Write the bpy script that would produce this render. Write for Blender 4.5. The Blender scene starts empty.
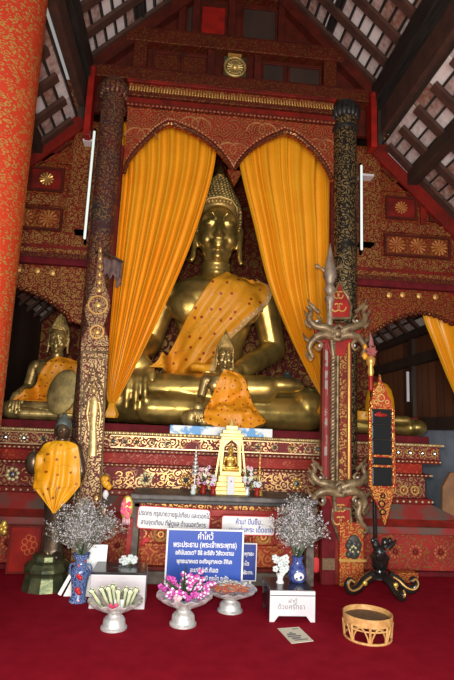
import bpy, bmesh, math, random
from mathutils import Vector, Matrix
from mathutils.bvhtree import BVHTree
random.seed(7)
PI = math.pi
SC = bpy.context.scene
COL = SC.collection
R = math.radians
# ------------------------------------------------------------ camera
F = 520.0; PITCH = R(9.8); YAW = R(5.0); ROLL = R(2.4); EYE = 1.5
FW = Vector((math.sin(YAW)*math.cos(PITCH), math.cos(YAW)*math.cos(PITCH), math.sin(PITCH)))
RT0 = Vector((math.cos(YAW), -math.sin(YAW), 0)); UP0 = RT0.cross(FW)
RT = math.cos(ROLL)*RT0 + math.sin(ROLL)*UP0
UP = -math.sin(ROLL)*RT0 + math.cos(ROLL)*UP0
def at(px, py, Y):
    d = FW + RT*((px-227)/F) + UP*((340-py)/F)
    t = Y/d.y
    return Vector((d.x*t, Y, EYE+d.z*t))
def flo(px, py, z=0):
    d = FW + RT*((px-227)/F) + UP*((340-py)/F)
    t = (z-EYE)/d.z
    return Vector((d.x*t, d.y*t, z))
cam = bpy.data.cameras.new('camera'); cam.sensor_width = 36; cam.lens = F/680*36; cam.clip_end = 200
co = bpy.data.objects.new('camera', cam); COL.objects.link(co)
M3 = Matrix((RT, UP, -FW)).transposed()
co.matrix_world = Matrix.Translation((0, 0, EYE)) @ M3.to_4x4()
SC.camera = co
SC.view_settings.view_transform = 'Standard'; SC.view_settings.look = 'None'
SC.view_settings.gamma = 1; SC.view_settings.use_curve_mapping = False
SC.view_settings.exposure = 0.14
# ------------------------------------------------------------ node expressions
class E:
    def __init__(s, nt, v): s.nt = nt; s.v = v
    def _m(s, op, *a):
        n = s.nt.nodes.new('ShaderNodeMath'); n.operation = op
        for i, x in enumerate((s,)+a):
            x = x.v if isinstance(x, E) else x
            if isinstance(x, (int, float)): n.inputs[i].default_value = x
            else: s.nt.links.new(x, n.inputs[i])
        return E(s.nt, n.outputs[0])
    def __add__(s, o): return s._m('ADD', o)
    def __sub__(s, o): return s._m('SUBTRACT', o)
    def __mul__(s, o): return s._m('MULTIPLY', o)
    def __truediv__(s, o): return s._m('DIVIDE', o)
    def sin(s): return s._m('SINE')
    def cos(s): return s._m('COSINE')
    def fract(s): return s._m('FRACT')
    def floor(s): return s._m('FLOOR')
    def abs(s): return s._m('ABSOLUTE')
    def sqrt(s): return s._m('SQRT')
    def lt(s, o): return s._m('LESS_THAN', o)
    def gt(s, o): return s._m('GREATER_THAN', o)
    def max(s, o): return s._m('MAXIMUM', o)
    def min(s, o): return s._m('MINIMUM', o)
    def atan2(s, o): return s._m('ARCTAN2', o)
def coord(nt):
    tc = nt.nodes.new('ShaderNodeTexCoord'); sp = nt.nodes.new('ShaderNodeSeparateXYZ')
    nt.links.new(tc.outputs['Object'], sp.inputs[0])
    return [E(nt, sp.outputs[i]) for i in range(3)], tc.outputs['Object']
def noise(nt, vec, scale, detail=3, dist=0.0, out='Fac'):
    n = nt.nodes.new('ShaderNodeTexNoise'); n.inputs['Scale'].default_value = scale
    n.inputs['Detail'].default_value = detail; n.inputs['Distortion'].default_value = dist
    if vec is not None: nt.links.new(vec, n.inputs['Vector'])
    return E(nt, n.outputs[out])
def voro(nt, vec, scale, feature='F1', out='Distance', rnd=1.0, dim='3D'):
    n = nt.nodes.new('ShaderNodeTexVoronoi'); n.voronoi_dimensions = dim; n.inputs['Scale'].default_value = scale
    n.feature = feature; n.inputs['Randomness'].default_value = rnd
    if vec is not None: nt.links.new(vec, n.inputs['Vector'])
    return E(nt, n.outputs[out])
def comb(nt, x, y, z=0):
    n = nt.nodes.new('ShaderNodeCombineXYZ')
    for i, a in enumerate((x, y, z)):
        if isinstance(a, E): nt.links.new(a.v, n.inputs[i])
        else: n.inputs[i].default_value = a
    return n.outputs[0]
def mixc(nt, f, a, b):
    n = nt.nodes.new('ShaderNodeMix'); n.data_type = 'RGBA'
    nt.links.new(f.v, n.inputs[0]) if isinstance(f, E) else setattr(n.inputs[0], 'default_value', f)
    for i, c in ((6, a), (7, b)):
        if isinstance(c, (tuple, list)): n.inputs[i].default_value = (*c[:3], 1)
        else: nt.links.new(c, n.inputs[i])
    return n.outputs[2]
def ramp(nt, e, lo, hi):
    n = nt.nodes.new('ShaderNodeMapRange'); n.clamp = True
    nt.links.new(e.v, n.inputs[0]); n.inputs[1].default_value = lo; n.inputs[2].default_value = hi
    return E(nt, n.outputs[0])
def newmat(name, col=(.5, .5, .5), rough=.6, metal=0.0, spec=None, emit=None, es=0, sheen=0):
    m = bpy.data.materials.new(name); m.use_nodes = True
    b = m.node_tree.nodes['Principled BSDF']
    b.inputs['Base Color'].default_value = (*col, 1); b.inputs['Roughness'].default_value = rough
    b.inputs['Metallic'].default_value = metal
    if spec is not None: b.inputs['Specular IOR Level'].default_value = spec
    if sheen: b.inputs['Sheen Weight'].default_value = sheen
    if emit: b.inputs['Emission Color'].default_value = (*emit, 1); b.inputs['Emission Strength'].default_value = es
    return m, m.node_tree, b
def bump(nt, b, e, s=.3, d=.01):
    n = nt.nodes.new('ShaderNodeBump'); n.inputs['Strength'].default_value = s; n.inputs['Distance'].default_value = d
    nt.links.new(e.v, n.inputs['Height']); nt.links.new(n.outputs[0], b.inputs['Normal'])
def mottled(name, c1, c2, rough=.6, metal=0.0, scale=6, bs=.2, bd=.01, lo=.35, hi=.65, detail=4, spec=None, stretch=None):
    m, nt, b = newmat(name, c1, rough, metal, spec)
    (x, y, z), v = coord(nt)
    if stretch: v = comb(nt, x*stretch[0], y*stretch[1], z*stretch[2])
    n = noise(nt, v, scale, detail)
    nt.links.new(mixc(nt, ramp(nt, n, lo, hi), c1, c2), b.inputs['Base Color'])
    if bs: bump(nt, b, noise(nt, v, scale*4, 4), bs, bd)
    return m
def island(name, c1, c2, rough=.6, metal=0.0, scale=20):
    m, nt, b = newmat(name, c1, rough, metal)
    g = nt.nodes.new('ShaderNodeNewGeometry'); r = E(nt, g.outputs['Random Per Island'])
    (x, y, z), v = coord(nt)
    n = noise(nt, v, scale, 4)
    f = ramp(nt, r*.75 + n*.7, .35, 1.0)
    nt.links.new(mixc(nt, f, c1, c2), b.inputs['Base Color'])
    return m
def gilt(name, base, gold, s=.12, k=24, thr=.35, wear=.45, lines=None, flower=0, grough=.35, gmetal=.6, cyl=False, base2=None):
    """lacquer ground with stencilled gold scrollwork (and optional rosettes)"""
    m, nt, b = newmat(name, base, .5, spec=.25)
    (x, y, z), v = coord(nt)
    if cyl: u = (x).atan2(y)*.14; w = z
    else: u = x + y*.7; w = z
    uv = comb(nt, u, w)
    dn = noise(nt, uv, 1/s*.9, 2)
    uv2 = comb(nt, u + (dn-.5)*s*.8, w + (dn-.5)*s*.5)
    d = voro(nt, uv2, 1/s, 'F1', rnd=.75, dim='2D')
    p = (d*k + (dn*9)).sin().gt(thr)
    if flower:
        fu = ((u/flower).fract()-.5); fv = ((w/flower).fract()-.5)
        r = (fu*fu+fv*fv).sqrt(); th = fv.atan2(fu)
        pet = r.lt((th*8).cos()*.09+.36); ring = ((r-.2).abs()).gt(.03)
        p = (pet*ring).max(p*r.gt(.47))
    wn = noise(nt, v, 26, 3); p = p*(wn.gt(wear)); bl = noise(nt, v, 3.5, 2); p = p*ramp(nt, bl, .30, .42)
    g2 = noise(nt, v, 60, 2)
    basec = mixc(nt, ramp(nt, noise(nt, v, 4, 4), .3, .7), base, base2 or tuple(c*.6 for c in base))
    goldc = mixc(nt, ramp(nt, g2, .3, .7), gold, tuple(c*.6 for c in gold))
    nt.links.new(mixc(nt, p, basec, goldc), b.inputs['Base Color'])
    nt.links.new((p*gmetal).v, b.inputs['Metallic'])
    nt.links.new((p*(grough-.55)+.55).v, b.inputs['Roughness'])
    bump(nt, b, p, .4, .006)
    return m
# ------------------------------------------------------------ mesh builder
class MB:
    def __init__(s): s.v = []; s.f = []
    def add(s, vs, fs):
        n = len(s.v); s.v += [Vector(p) for p in vs]; s.f += [tuple(i+n for i in f) for f in fs]; return s
    def box(s, x0, x1, y0, y1, z0, z1):
        return s.add([(x, y, z) for x in (x0, x1) for y in (y0, y1) for z in (z0, z1)],
                     [(0, 1, 3, 2), (4, 6, 7, 5), (0, 4, 5, 1), (2, 3, 7, 6), (0, 2, 6, 4), (1, 5, 7, 3)])
    def bar(s, a, b, w, h, up=(0, 0, 1)):
        a = Vector(a); b = Vector(b); d = (b-a).normalized(); up = Vector(up)
        r = d.cross(up).normalized()*w/2; u = r.cross(d).normalized()*h/2
        return s.add([a-r-u, a+r-u, a+r+u, a-r+u, b-r-u, b+r-u, b+r+u, b-r+u],
                     [(0, 1, 2, 3), (7, 6, 5, 4), (0, 4, 5, 1), (1, 5, 6, 2), (2, 6, 7, 3), (3, 7, 4, 0)])
    def prism(s, pts, y0, y1):
        """outline in x-z extruded along y"""
        n = len(pts)
        return s.add([(p[0], y0, p[1]) for p in pts]+[(p[0], y1, p[1]) for p in pts],
                     [tuple(range(n)), tuple(range(2*n-1, n-1, -1))]+[(i, (i+1) % n, n+(i+1) % n, n+i) for i in range(n)])
    def prismy(s, pts, x0, x1):
        n = len(pts)
        return s.add([(x0, p[0], p[1]) for p in pts]+[(x1, p[0], p[1]) for p in pts],
                     [tuple(range(n)), tuple(range(2*n-1, n-1, -1))]+[(i, (i+1) % n, n+(i+1) % n, n+i) for i in range(n)])
    def tube(s, pts, r, n=8, flat=1.0):
        pts = [Vector(p) for p in pts]; m = len(pts)
        rs = r if isinstance(r, (list, tuple)) else [r]*m
        vs = []; prev = None
        for i, p in enumerate(pts):
            t = (pts[min(i+1, m-1)]-pts[max(i-1, 0)])
            t = t.normalized() if t.length > 1e-9 else Vector((0, 0, 1))
            if prev is None: prev = t.orthogonal().normalized() if abs(t.y) > .9 else (Vector((0, 1, 0))-t*t.y).normalized()
            prev = (prev-t*prev.dot(t)); prev = prev.normalized() if prev.length > 1e-6 else t.orthogonal().normalized()
            b = t.cross(prev)
            for k in range(n):
                a = 2*PI*k/n; vs.append(p+(prev*math.cos(a)*flat+b*math.sin(a))*rs[i])
        fs = [(i*n+k, i*n+(k+1) % n, (i+1)*n+(k+1) % n, (i+1)*n+k) for i in range(m-1) for k in range(n)]
        fs += [tuple(range(n-1, -1, -1)), tuple((m-1)*n+k for k in range(n))]
        return s.add(vs, fs)
    def lathe(s, prof, n=24, c=(0, 0, 0), fn=None, cap=True, sx=1, sy=1):
        vs = []
        for (r, z) in prof:
            for k in range(n):
                a = 2*PI*k/n; q = fn(a, r, z) if fn else (r, z)
                vs.append((c[0]+q[0]*math.cos(a)*sx, c[1]+q[0]*math.sin(a)*sy, c[2]+q[1]))
        m = len(prof)
        fs = [(i*n+k, i*n+(k+1) % n, (i+1)*n+(k+1) % n, (i+1)*n+k) for i in range(m-1) for k in range(n)]
        if cap: fs += [tuple(range(n-1, -1, -1)), tuple((m-1)*n+k for k in range(n))]
        return s.add(vs, fs)
    def ell(s, c, r, nu=16, nv=10, rot=None):
        c = Vector(c); r = (r, r, r) if isinstance(r, (int, float)) else r
        vs = []; 
        for j in range(1, nv):
            b = PI*j/nv
            for k in range(nu):
                a = 2*PI*k/nu
                vs.append(Vector((r[0]*math.sin(b)*math.cos(a), r[1]*math.sin(b)*math.sin(a), r[2]*math.cos(b))))
        vs += [Vector((0, 0, r[2])), Vector((0, 0, -r[2]))]
        if rot: vs = [rot @ p for p in vs]
        t = len(vs)-2
        fs = [(j*nu+k, j*nu+(k+1) % nu, (j+1)*nu+(k+1) % nu, (j+1)*nu+k) for j in range(nv-2) for k in range(nu)]
        fs += [(t, (k+1) % nu, k) for k in range(nu)] + [(t+1, (nv-2)*nu+k, (nv-2)*nu+(k+1) % nu) for k in range(nu)]
        return s.add([c+p for p in vs], fs)
    def cap(s, p0, r0, p1, r1, n=12):
        p0 = Vector(p0); p1 = Vector(p1); d = p1-p0; pts = []; rs = []
        L = d.length; d = d.normalized()
        for k in range(5):
            a = PI/2*(k/4); pts.append(p0-d*r0*math.cos(a)); rs.append(max(r0*math.sin(a), r0*.05))
        for k in range(4, -1, -1):
            a = PI/2*(k/4); pts.append(p1+d*r1*math.cos(a)); rs.append(max(r1*math.sin(a), r1*.05))
        return s.tube(pts, rs, n)
    def grid(s, fn, nu, nv):
        return s.add([fn(i/nu, j/nv) for j in range(nv+1) for i in range(nu+1)],
                     [(j*(nu+1)+i, j*(nu+1)+i+1, (j+1)*(nu+1)+i+1, (j+1)*(nu+1)+i) for j in range(nv) for i in range(nu)])
    def torus(s, c, Rr, r, axis='y', n=24, m=8):
        pts = []
        for k in range(n+1):
            a = 2*PI*k/n
            pts.append({'y': (Rr*math.cos(a), 0, Rr*math.sin(a)), 'z': (Rr*math.cos(a), Rr*math.sin(a), 0)}[axis])
        return s.tube([Vector(c)+Vector(p) for p in pts], r, m)
    def build(s, name, mat, parent=None, origin=None, smooth=False, kind=None, solid=0, bevel=0, sub=0, label=None):
        me = bpy.data.meshes.new(name)
        o0 = Vector(origin) if origin is not None else (WL[parent.name] if parent else Vector((0, 0, 0)))
        me.from_pydata([tuple(p-o0) for p in s.v], [], s.f)
        bm = bmesh.new(); bm.from_mesh(me); bmesh.ops.recalc_face_normals(bm, faces=bm.faces)
        if smooth:
            for f in bm.faces: f.smooth = True
        bm.to_mesh(me); bm.free()
        if smooth: 
            try: me.set_sharp_from_angle(angle=R(55))
            except Exception: pass
        return link(name, me, mat, parent, o0, kind, solid, bevel, sub, label)
WL = {}
def link(name, me, mat, parent=None, o0=Vector((0, 0, 0)), kind=None, solid=0, bevel=0, sub=0, label=None):
    me.materials.clear(); me.materials.append(mat)
    o = bpy.data.objects.new(name, me); COL.objects.link(o); o0 = Vector(o0)
    if parent: o.parent = parent; o.location = o0-WL[parent.name]
    else: o.location = o0
    WL[o.name] = o0
    if kind: o['kind'] = kind
    if label: o['label'] = label
    if solid: md = o.modifiers.new('s', 'SOLIDIFY'); md.thickness = solid; md.offset = 0
    if bevel:
        md = o.modifiers.new('b', 'BEVEL'); md.width = bevel; md.segments = 2; md.limit_method = 'ANGLE'
    if sub: md = o.modifiers.new('u', 'SUBSURF'); md.levels = sub; md.render_levels = sub
    return o
def thing(name, label, cat, loc=(0, 0, 0), group=None):
    o = bpy.data.objects.new(name, None); COL.objects.link(o); o.empty_display_size = .1
    o.location = loc; WL[o.name] = Vector(loc); tag(o, label, cat, group); return o
def tag(o, label, cat, group=None):
    o['label'] = label; o['category'] = cat
    if group: o['group'] = group
    return o
def struct(mb, name, mat, **k): return mb.build(name, mat, kind='structure', **k)
def bake(o):
    """evaluated mesh of an object with modifiers"""
    dg = bpy.context.evaluated_depsgraph_get(); me = bpy.data.meshes.new_from_object(o.evaluated_get(dg))
    return me
def blob(mb, voxel, smooth=4):
    me = bpy.data.meshes.new('t'); me.from_pydata([tuple(p) for p in mb.v], [], mb.f)
    bm = bmesh.new(); bm.from_mesh(me); bmesh.ops.recalc_face_normals(bm, faces=bm.faces); bm.to_mesh(me); bm.free()
    o = bpy.data.objects.new('t', me); COL.objects.link(o)
    md = o.modifiers.new('r', 'REMESH'); md.mode = 'VOXEL'; md.voxel_size = voxel; md.use_smooth_shade = True
    md = o.modifiers.new('s', 'SMOOTH'); md.iterations = smooth; md.factor = .5
    r = bake(o); bpy.data.objects.remove(o); bpy.data.meshes.remove(me)
    for p in r.polygons: p.use_smooth = True
    return r
def bvh_of(me): return BVHTree.FromPolygons([v.co.copy() for v in me.vertices], [tuple(p.vertices) for p in me.polygons])
def text(body, size, loc, parent, mat, name='lettering', rx=PI/2, rz=0, ext=.0008, align='CENTER', sx=1.0, ry=0, bold=0.0):
    c = bpy.data.curves.new('txt', 'FONT'); c.body = body; c.size = size; c.align_x = align; c.align_y = 'CENTER'
    c.extrude = ext; c.offset = bold; c.resolution_u = 3
    o = bpy.data.objects.new('txt', c); COL.objects.link(o); me = bake(o); bpy.data.objects.remove(o)
    for v in me.vertices: v.co.x *= sx
    r = link(name, me, mat, parent, loc); r.rotation_euler = (rx, ry, rz); return r
def lerp(a, b, t): return a+(b-a)*t
def curve(pts, t):
    """Catmull-Rom through points, t in 0..1"""
    n = len(pts)-1; x = min(max(t, 0), 1)*n; i = min(int(x), n-1); f = x-i
    P = [Vector(pts[max(min(j, n), 0)]) for j in (i-1, i, i+1, i+2)]
    return .5*((2*P[1])+(P[2]-P[0])*f+(2*P[0]-5*P[1]+4*P[2]-P[3])*f*f+(3*P[1]-P[0]-3*P[2]+P[3])*f**3)
def spl(pts, n=24): return [curve(pts, i/n) for i in range(n+1)]
# ------------------------------------------------------------ materials
GOLD = (.72, .47, .12)
m_carpet = mottled('carpet_red', (.25, .006, .018), (.30, .009, .022), .95, scale=7, bs=.15, bd=.003, spec=.05)
m_redlac = mottled('red_lacquer', (.22, .014, .008), (.11, .010, .006), .5, scale=5, spec=.25)
m_redbright = mottled('red_lacquer_bright', (.36, .016, .010), (.22, .012, .008), .4, scale=6, spec=.3)
m_maroon = mottled('maroon_cloth', (.15, .012, .016), (.09, .008, .012), .8, scale=7, spec=.15)
m_gilt_panel = gilt('gilt_red_panel', (.20, .014, .006), (.44, .20, .04), s=0.085, k=17, thr=0.15, wear=0.42)
m_gilt_flower = gilt('gilt_red_flowers', (.36, .020, .012), (.80, .45, .10), s=0.07, k=16, thr=0.2, wear=0.4, flower=.20)
m_gilt_fine = gilt('gilt_fine_scroll', (.20, .016, .007), (.54, .31, .085), s=0.065, k=14, thr=-0.05, wear=0.42)
m_gilt_plinth = gilt('gilt_plinth', (.21, .018, .020), (.56, .35, .15), s=0.085, k=17, thr=0.1, wear=0.42)
m_gilt_dim = gilt('gilt_worn', (.11, .014, .006), (.28, .11, .03), s=0.1, k=18, thr=0.3, wear=0.46)
m_gilt_carve = gilt('carved_worn_gilt', (.24, .03, .02), (.74, .50, .20), s=0.05, k=13, thr=-0.2, wear=0.38)
m_gilt_faded = gilt('faded_flora_paint', (.36, .030, .024), (.50, .22, .07), s=0.13, k=20, thr=0.35, wear=0.46)
m_orange_flora = gilt('orange_flora_paint', (.40, .045, .018), (.62, .20, .05), s=0.1, k=17, thr=0.2, wear=0.42, gmetal=.1)
m_red_pillar = gilt('red_gold_pillar', (.40, .036, .010), (.44, .24, .06), s=0.036, k=13, thr=0.15, wear=0.46, cyl=True, base2=(.34, .024, .008), gmetal=.3)
m_dark_pillar = gilt('dark_gilt_pillar', (.018, .014, .010), (.42, .30, .12), s=0.085, k=17, thr=0.1, wear=0.44, cyl=True)
m_maroon_pillar = gilt('maroon_gilt_pillar', (.11, .010, .008), (.36, .20, .08), s=0.08, k=16, thr=0.1, wear=0.44, cyl=True, base2=(.025, .028, .03))
m_gold = mottled('gilded_bronze', (.76, .53, .14), (.26, .19, .055), .36, .82, scale=3.5, bs=.15, bd=.006, lo=.40, hi=.70)
m_gold_dark = mottled('dark_gilded_bronze', (.66, .48, .17), (.22, .16, .06), .40, .72, scale=7, bs=.12, lo=.38, hi=.68)
m_goldpaint = mottled('bright_gold_paint', (.85, .60, .14), (.70, .45, .08), .35, .55, scale=10)
m_hair = mottled('gilded_hair', (.80, .58, .20), (.38, .27, .09), .45, .6, scale=8, bs=.2)
m_bronze = mottled('dark_bronze', (.16, .11, .065), (.05, .042, .034), .35, .7, scale=6)
m_greenbronze = mottled('green_bronze', (.16, .17, .08), (.07, .09, .05), .42, .75, scale=9, bs=.3)
m_greyhair = mottled('grey_green_metal', (.20, .25, .22), (.10, .13, .12), .5, .5, scale=12)
m_wood = mottled('dark_wood', (.055, .028, .016), (.03, .016, .010), .7, scale=3, stretch=(1, 1, .15))
m_wood_panel = mottled('brown_wood_panel', (.10, .035, .016), (.055, .02, .010), .6, scale=8, stretch=(1, 1, .1))
m_rafter = mottled('rafter_brown', (.085, .035, .02), (.05, .022, .014), .75, scale=8)
m_black = mottled('black_beam', (.012, .012, .011), (.028, .028, .024), .45, scale=5, stretch=(4, .5, 4))
m_blacklac = mottled('black_lacquer', (.010, .009, .009), (.02, .016, .014), .22, scale=6)
m_tile = island('roof_tile', (.28, .12, .07), (.90, .84, .80), .8, scale=14)
m_silver = mottled('beaten_silver', (.88, .89, .86), (.62, .64, .62), .38, .55, scale=30, bs=.6, bd=.006)
m_white = mottled('white_paint', (.90, .90, .88), (.82, .82, .80), .5, scale=10, bs=0)
m_whiteflower = island('white_petals', (.85, .88, .86), (.60, .68, .66), .7)
m_greymetal = mottled('brushed_aluminium', (.82, .80, .82), (.70, .68, .71), .4, .15, scale=3, bs=0)
m_boxblack = mottled('box_black_top', (.02, .02, .022), (.05, .05, .055), .18, scale=8, bs=0)
m_stone = mottled('grey_stone', (.17, .14, .11), (.08, .06, .05), .7, scale=12)
m_plaster = mottled('blue_grey_plaster', (.36, .42, .50), (.28, .33, .40), .85, scale=5)
m_blue = mottled('sign_blue', (.016, .075, .42), (.018, .082, .46), .4, scale=3, bs=0)
m_blue2 = mottled('sign_dark_blue', (.012, .035, .25), (.014, .04, .27), .4, scale=3, bs=0)
m_ink = newmat('blue_ink', (.03, .04, .12), .6)[0]
m_inkblue = newmat('bright_blue_ink', (.03, .09, .45), .6)[0]
m_signred = newmat('sign_red_edge', (.55, .02, .02), .5)[0]
m_rattan = mottled('pale_rattan', (.72, .42, .15), (.50, .24, .07), .55, scale=25)
m_rattan_in = mottled('woven_brown', (.22, .13, .06), (.12, .07, .035), .8, scale=60)
m_leaf = island('dark_leaf', (.015, .04, .02), (.05, .10, .04), .5)
m_stem = newmat('pale_green_stem', (.30, .34, .20), .7)[0]
m_dry = island('dried_floret', (.42, .40, .42), (.80, .78, .80), .9)
m_orchid = island('orchid_purple', (.45, .03, .30), (.85, .60, .80), .5)
m_pink = island('pink_petals', (.75, .02, .14), (.90, .20, .30), .6)
m_palepink = island('pale_pink', (.80, .35, .45), (.85, .60, .62), .6)
m_lime = island('pale_lime_petals', (.66, .72, .30), (.85, .87, .68), .6)
m_brownoff = island('red_brown_offering', (.50, .10, .04), (.65, .24, .12), .7)
m_cardboard = newmat('cream_paper', (.74, .70, .55), .7)[0]
m_greyprint = newmat('grey_print', (.20, .20, .20), .7)[0]
m_glassmosaic = island('mirror_mosaic', (.55, .60, .58), (.20, .35, .38), .08, .9)
m_whitebead = island('pale_bead', (.75, .62, .40), (.50, .35, .15), .35, .4)
m_petalgold = island('gold_petal', (.78, .50, .16), (.62, .34, .08), .35, .5)
m_petalgreen = island('yellow_green_petal', (.60, .62, .30), (.75, .68, .35), .4, .2)
m_mirror = newmat('dark_mirror', (.030, .032, .034), .06, .6)[0]
m_rosedark = mottled('dark_flower_relief', (.06, .06, .05), (.03, .03, .028), .5, scale=20)
m_naga = mottled('worn_olive_gilt', (.34, .25, .13), (.13, .085, .045), .42, .35, scale=14, bs=.4)
m_tube = newmat('light_tube_glass', (.8, .9, .85), .4, emit=(.80, .95, .86), es=.45)[0]
def cloth(name, c1, c2, rough=.55, sheen=.3, dots=None, veins=False, dense=1.0):
    m, nt, b = newmat(name, c1, rough, sheen=sheen)
    (x, y, z), v = coord(nt)
    col = mixc(nt, ramp(nt, noise(nt, v, 3, 3), .3, .7), c1, c2)
    if dots:
        sc, rad, dc = dots
        d = voro(nt, comb(nt, x, z), sc, rnd=.7, dim='2D')
        col = mixc(nt, d.lt(rad), col, dc)
    if veins:
        uv = comb(nt, x, z)
        e = voro(nt, uv, sc*.8 if dots else 8, 'DISTANCE_TO_EDGE', dim='2D')
        col = mixc(nt, e.lt(.022)*noise(nt, v, 4, 1).gt(.45), col, (.62, .30, .03) if veins is True else veins)
    nt.links.new(col, b.inputs['Base Color'])
    bump(nt, b, noise(nt, v, 120, 2), .08, .002)
    return m
m_curtain = cloth('saffron_satin_curtain', (.84, .40, .014), (.80, .34, .010), .42, .0)
m_robe = cloth('orange_dotted_robe', (.86, .40, .018), (.80, .33, .014), .5, .0, dots=(5.0, .105, (.36, .05, .01)), veins=True)
m_robe_s = cloth('orange_dotted_robe_small', (.84, .34, .010), (.76, .28, .008), .5, .0, dots=(11, .125, (.30, .04, .01)), veins=(.62, .24, .01))
m_robe_gold = cloth('golden_yellow_robe', (.84, .42, .010), (.74, .33, .008), .42, .0, dots=(8, .10, (.30, .08, .01)), veins=(.66, .28, .01))
def porcelain():
    m, nt, b = newmat('blue_porcelain', (.10, .16, .42), .15)
    (x, y, z), v = coord(nt)
    d = voro(nt, v, 22); n = noise(nt, v, 30, 3)
    c = mixc(nt, (d*26).sin().gt(.55), (.04, .07, .24), (.26, .36, .55))
    c = mixc(nt, voro(nt, v, 12).lt(.16), c, (.62, .10, .10))
    nt.links.new(c, b.inputs['Base Color']); return m
m_porc = porcelain()
m_porcplain = mottled('blue_porcelain_plain', (.02, .035, .20), (.09, .13, .34), .12, scale=40, bs=0)
def slabpaint():
    m, nt, b = newmat('painted_blue_white', (.7, .8, .85), .5)
    (x, y, z), v = coord(nt)
    c = mixc(nt, ramp(nt, noise(nt, v, 9, 3), .45, .55), (.80, .86, .84), (.10, .36, .70))
    c = mixc(nt, voro(nt, v, 14).lt(.2), c, (.75, .78, .35))
    nt.links.new(c, b.inputs['Base Color']); return m
m_slab = slabpaint()
def planks(name, c1, c2, w, axis=1):
    m, nt, b = newmat(name, c1, .6)
    xyz, v = coord(nt)
    n = nt.nodes.new('ShaderNodeTexWhiteNoise'); n.noise_dimensions = '1D'
    nt.links.new((xyz[axis]/w).floor().v, n.inputs['W'])
    r = E(nt, n.outputs['Value']); gap = ((xyz[axis]/w).fract()-.5).abs().gt(.47)
    c = mixc(nt, r, c1, c2); c = mixc(nt, gap, c, (.012, .008, .006))
    nt.links.new(c, b.inputs['Base Color']); return m
m_planks = planks('plank_wall', (.22, .075, .030), (.09, .032, .015), .22)

m_gable_red = mottled('gable_red_brown', (.10, .014, .007), (.055, .010, .006), .6, scale=6, spec=.2)
m_slope = mottled('worn_red_stone', (.30, .022, .018), (.12, .085, .065), .7, scale=3, lo=.42, hi=.60)
# ------------------------------------------------------------ the setting
XC = .50
ZL_REAR = at(22, 312, 9.0).z-.25; ZR_REAR = 3.95
b = MB(); b.box(-6, 8, -4, 10, -.12, 0); struct(b, 'floor', m_carpet)
def side_z(px, py, X=3.72):
    d = FW + RT*((px-227)/F) + UP*((340-py)/F); t = X/d.x
    return Vector((X, d.y*t, EYE+d.z*t))
ZR_REAR = side_z(402, 338).z
b = MB(); b.box(-2.67, -2.55, 4.9, 9.7, 0, ZL_REAR+.30); struct(b, 'wall_left', m_wood)
b = MB(); b.box(-2.67, 4.0, 9.55, 9.7, 0, 8.2); struct(b, 'wall_back', gilt('back_wall_gilt', (.20, .014, .008), (.50, .26, .07), s=.16, k=20, thr=.3, wear=.44, flower=.55))
b = MB(); b.box(3.75, 3.9, 5.2, 9.7, 0, 1.62); struct(b, 'wall_right', m_plaster)
b = MB(); b.box(3.72, 3.9, 5.2, 6.5, 1.62, 4.1); b.box(3.72, 3.9, 6.5, 9.7, 1.62, ZR_REAR); struct(b, 'wall_right', m_planks)
def side_z(px, py, X=3.72):
    d = FW + RT*((px-227)/F) + UP*((340-py)/F); t = X/d.x
    return Vector((X, d.y*t, EYE+d.z*t))
zb = (side_z(386, 371).z+side_z(427, 356).z)/2
b = MB(); b.box(3.60, 3.72, 5.2, 9.55, zb-.08, zb+.07); b.box(3.64, 3.72, 5.2, 9.55, 1.62, 1.8); b.box(3.62, 3.72, 5.2, 9.55, ZR_REAR-.1, ZR_REAR)
struct(b, 'trim_1', m_wood)
yp = side_z(414, 370).y
b = MB(); b.box(3.66, 3.72, yp-.06, yp+.06, 1.8, ZR_REAR-.1); b.box(3.66, 3.72, 6.0, 6.12, 1.8, 4.0); struct(b, 'trim_2', m_wood)
b = MB(); p0 = side_z(413.5, 372); p1 = side_z(413.5, 402)
b.box(3.60, 3.64, p0.y-.012, p0.y+.012, p1.z, p0.z); 
tag(b.build('light_slit_batten', m_greymetal, origin=(3.62, p0.y, p1.z)), 'thin pale upright strip on the brown plank wall at right', 'strip')
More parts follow.
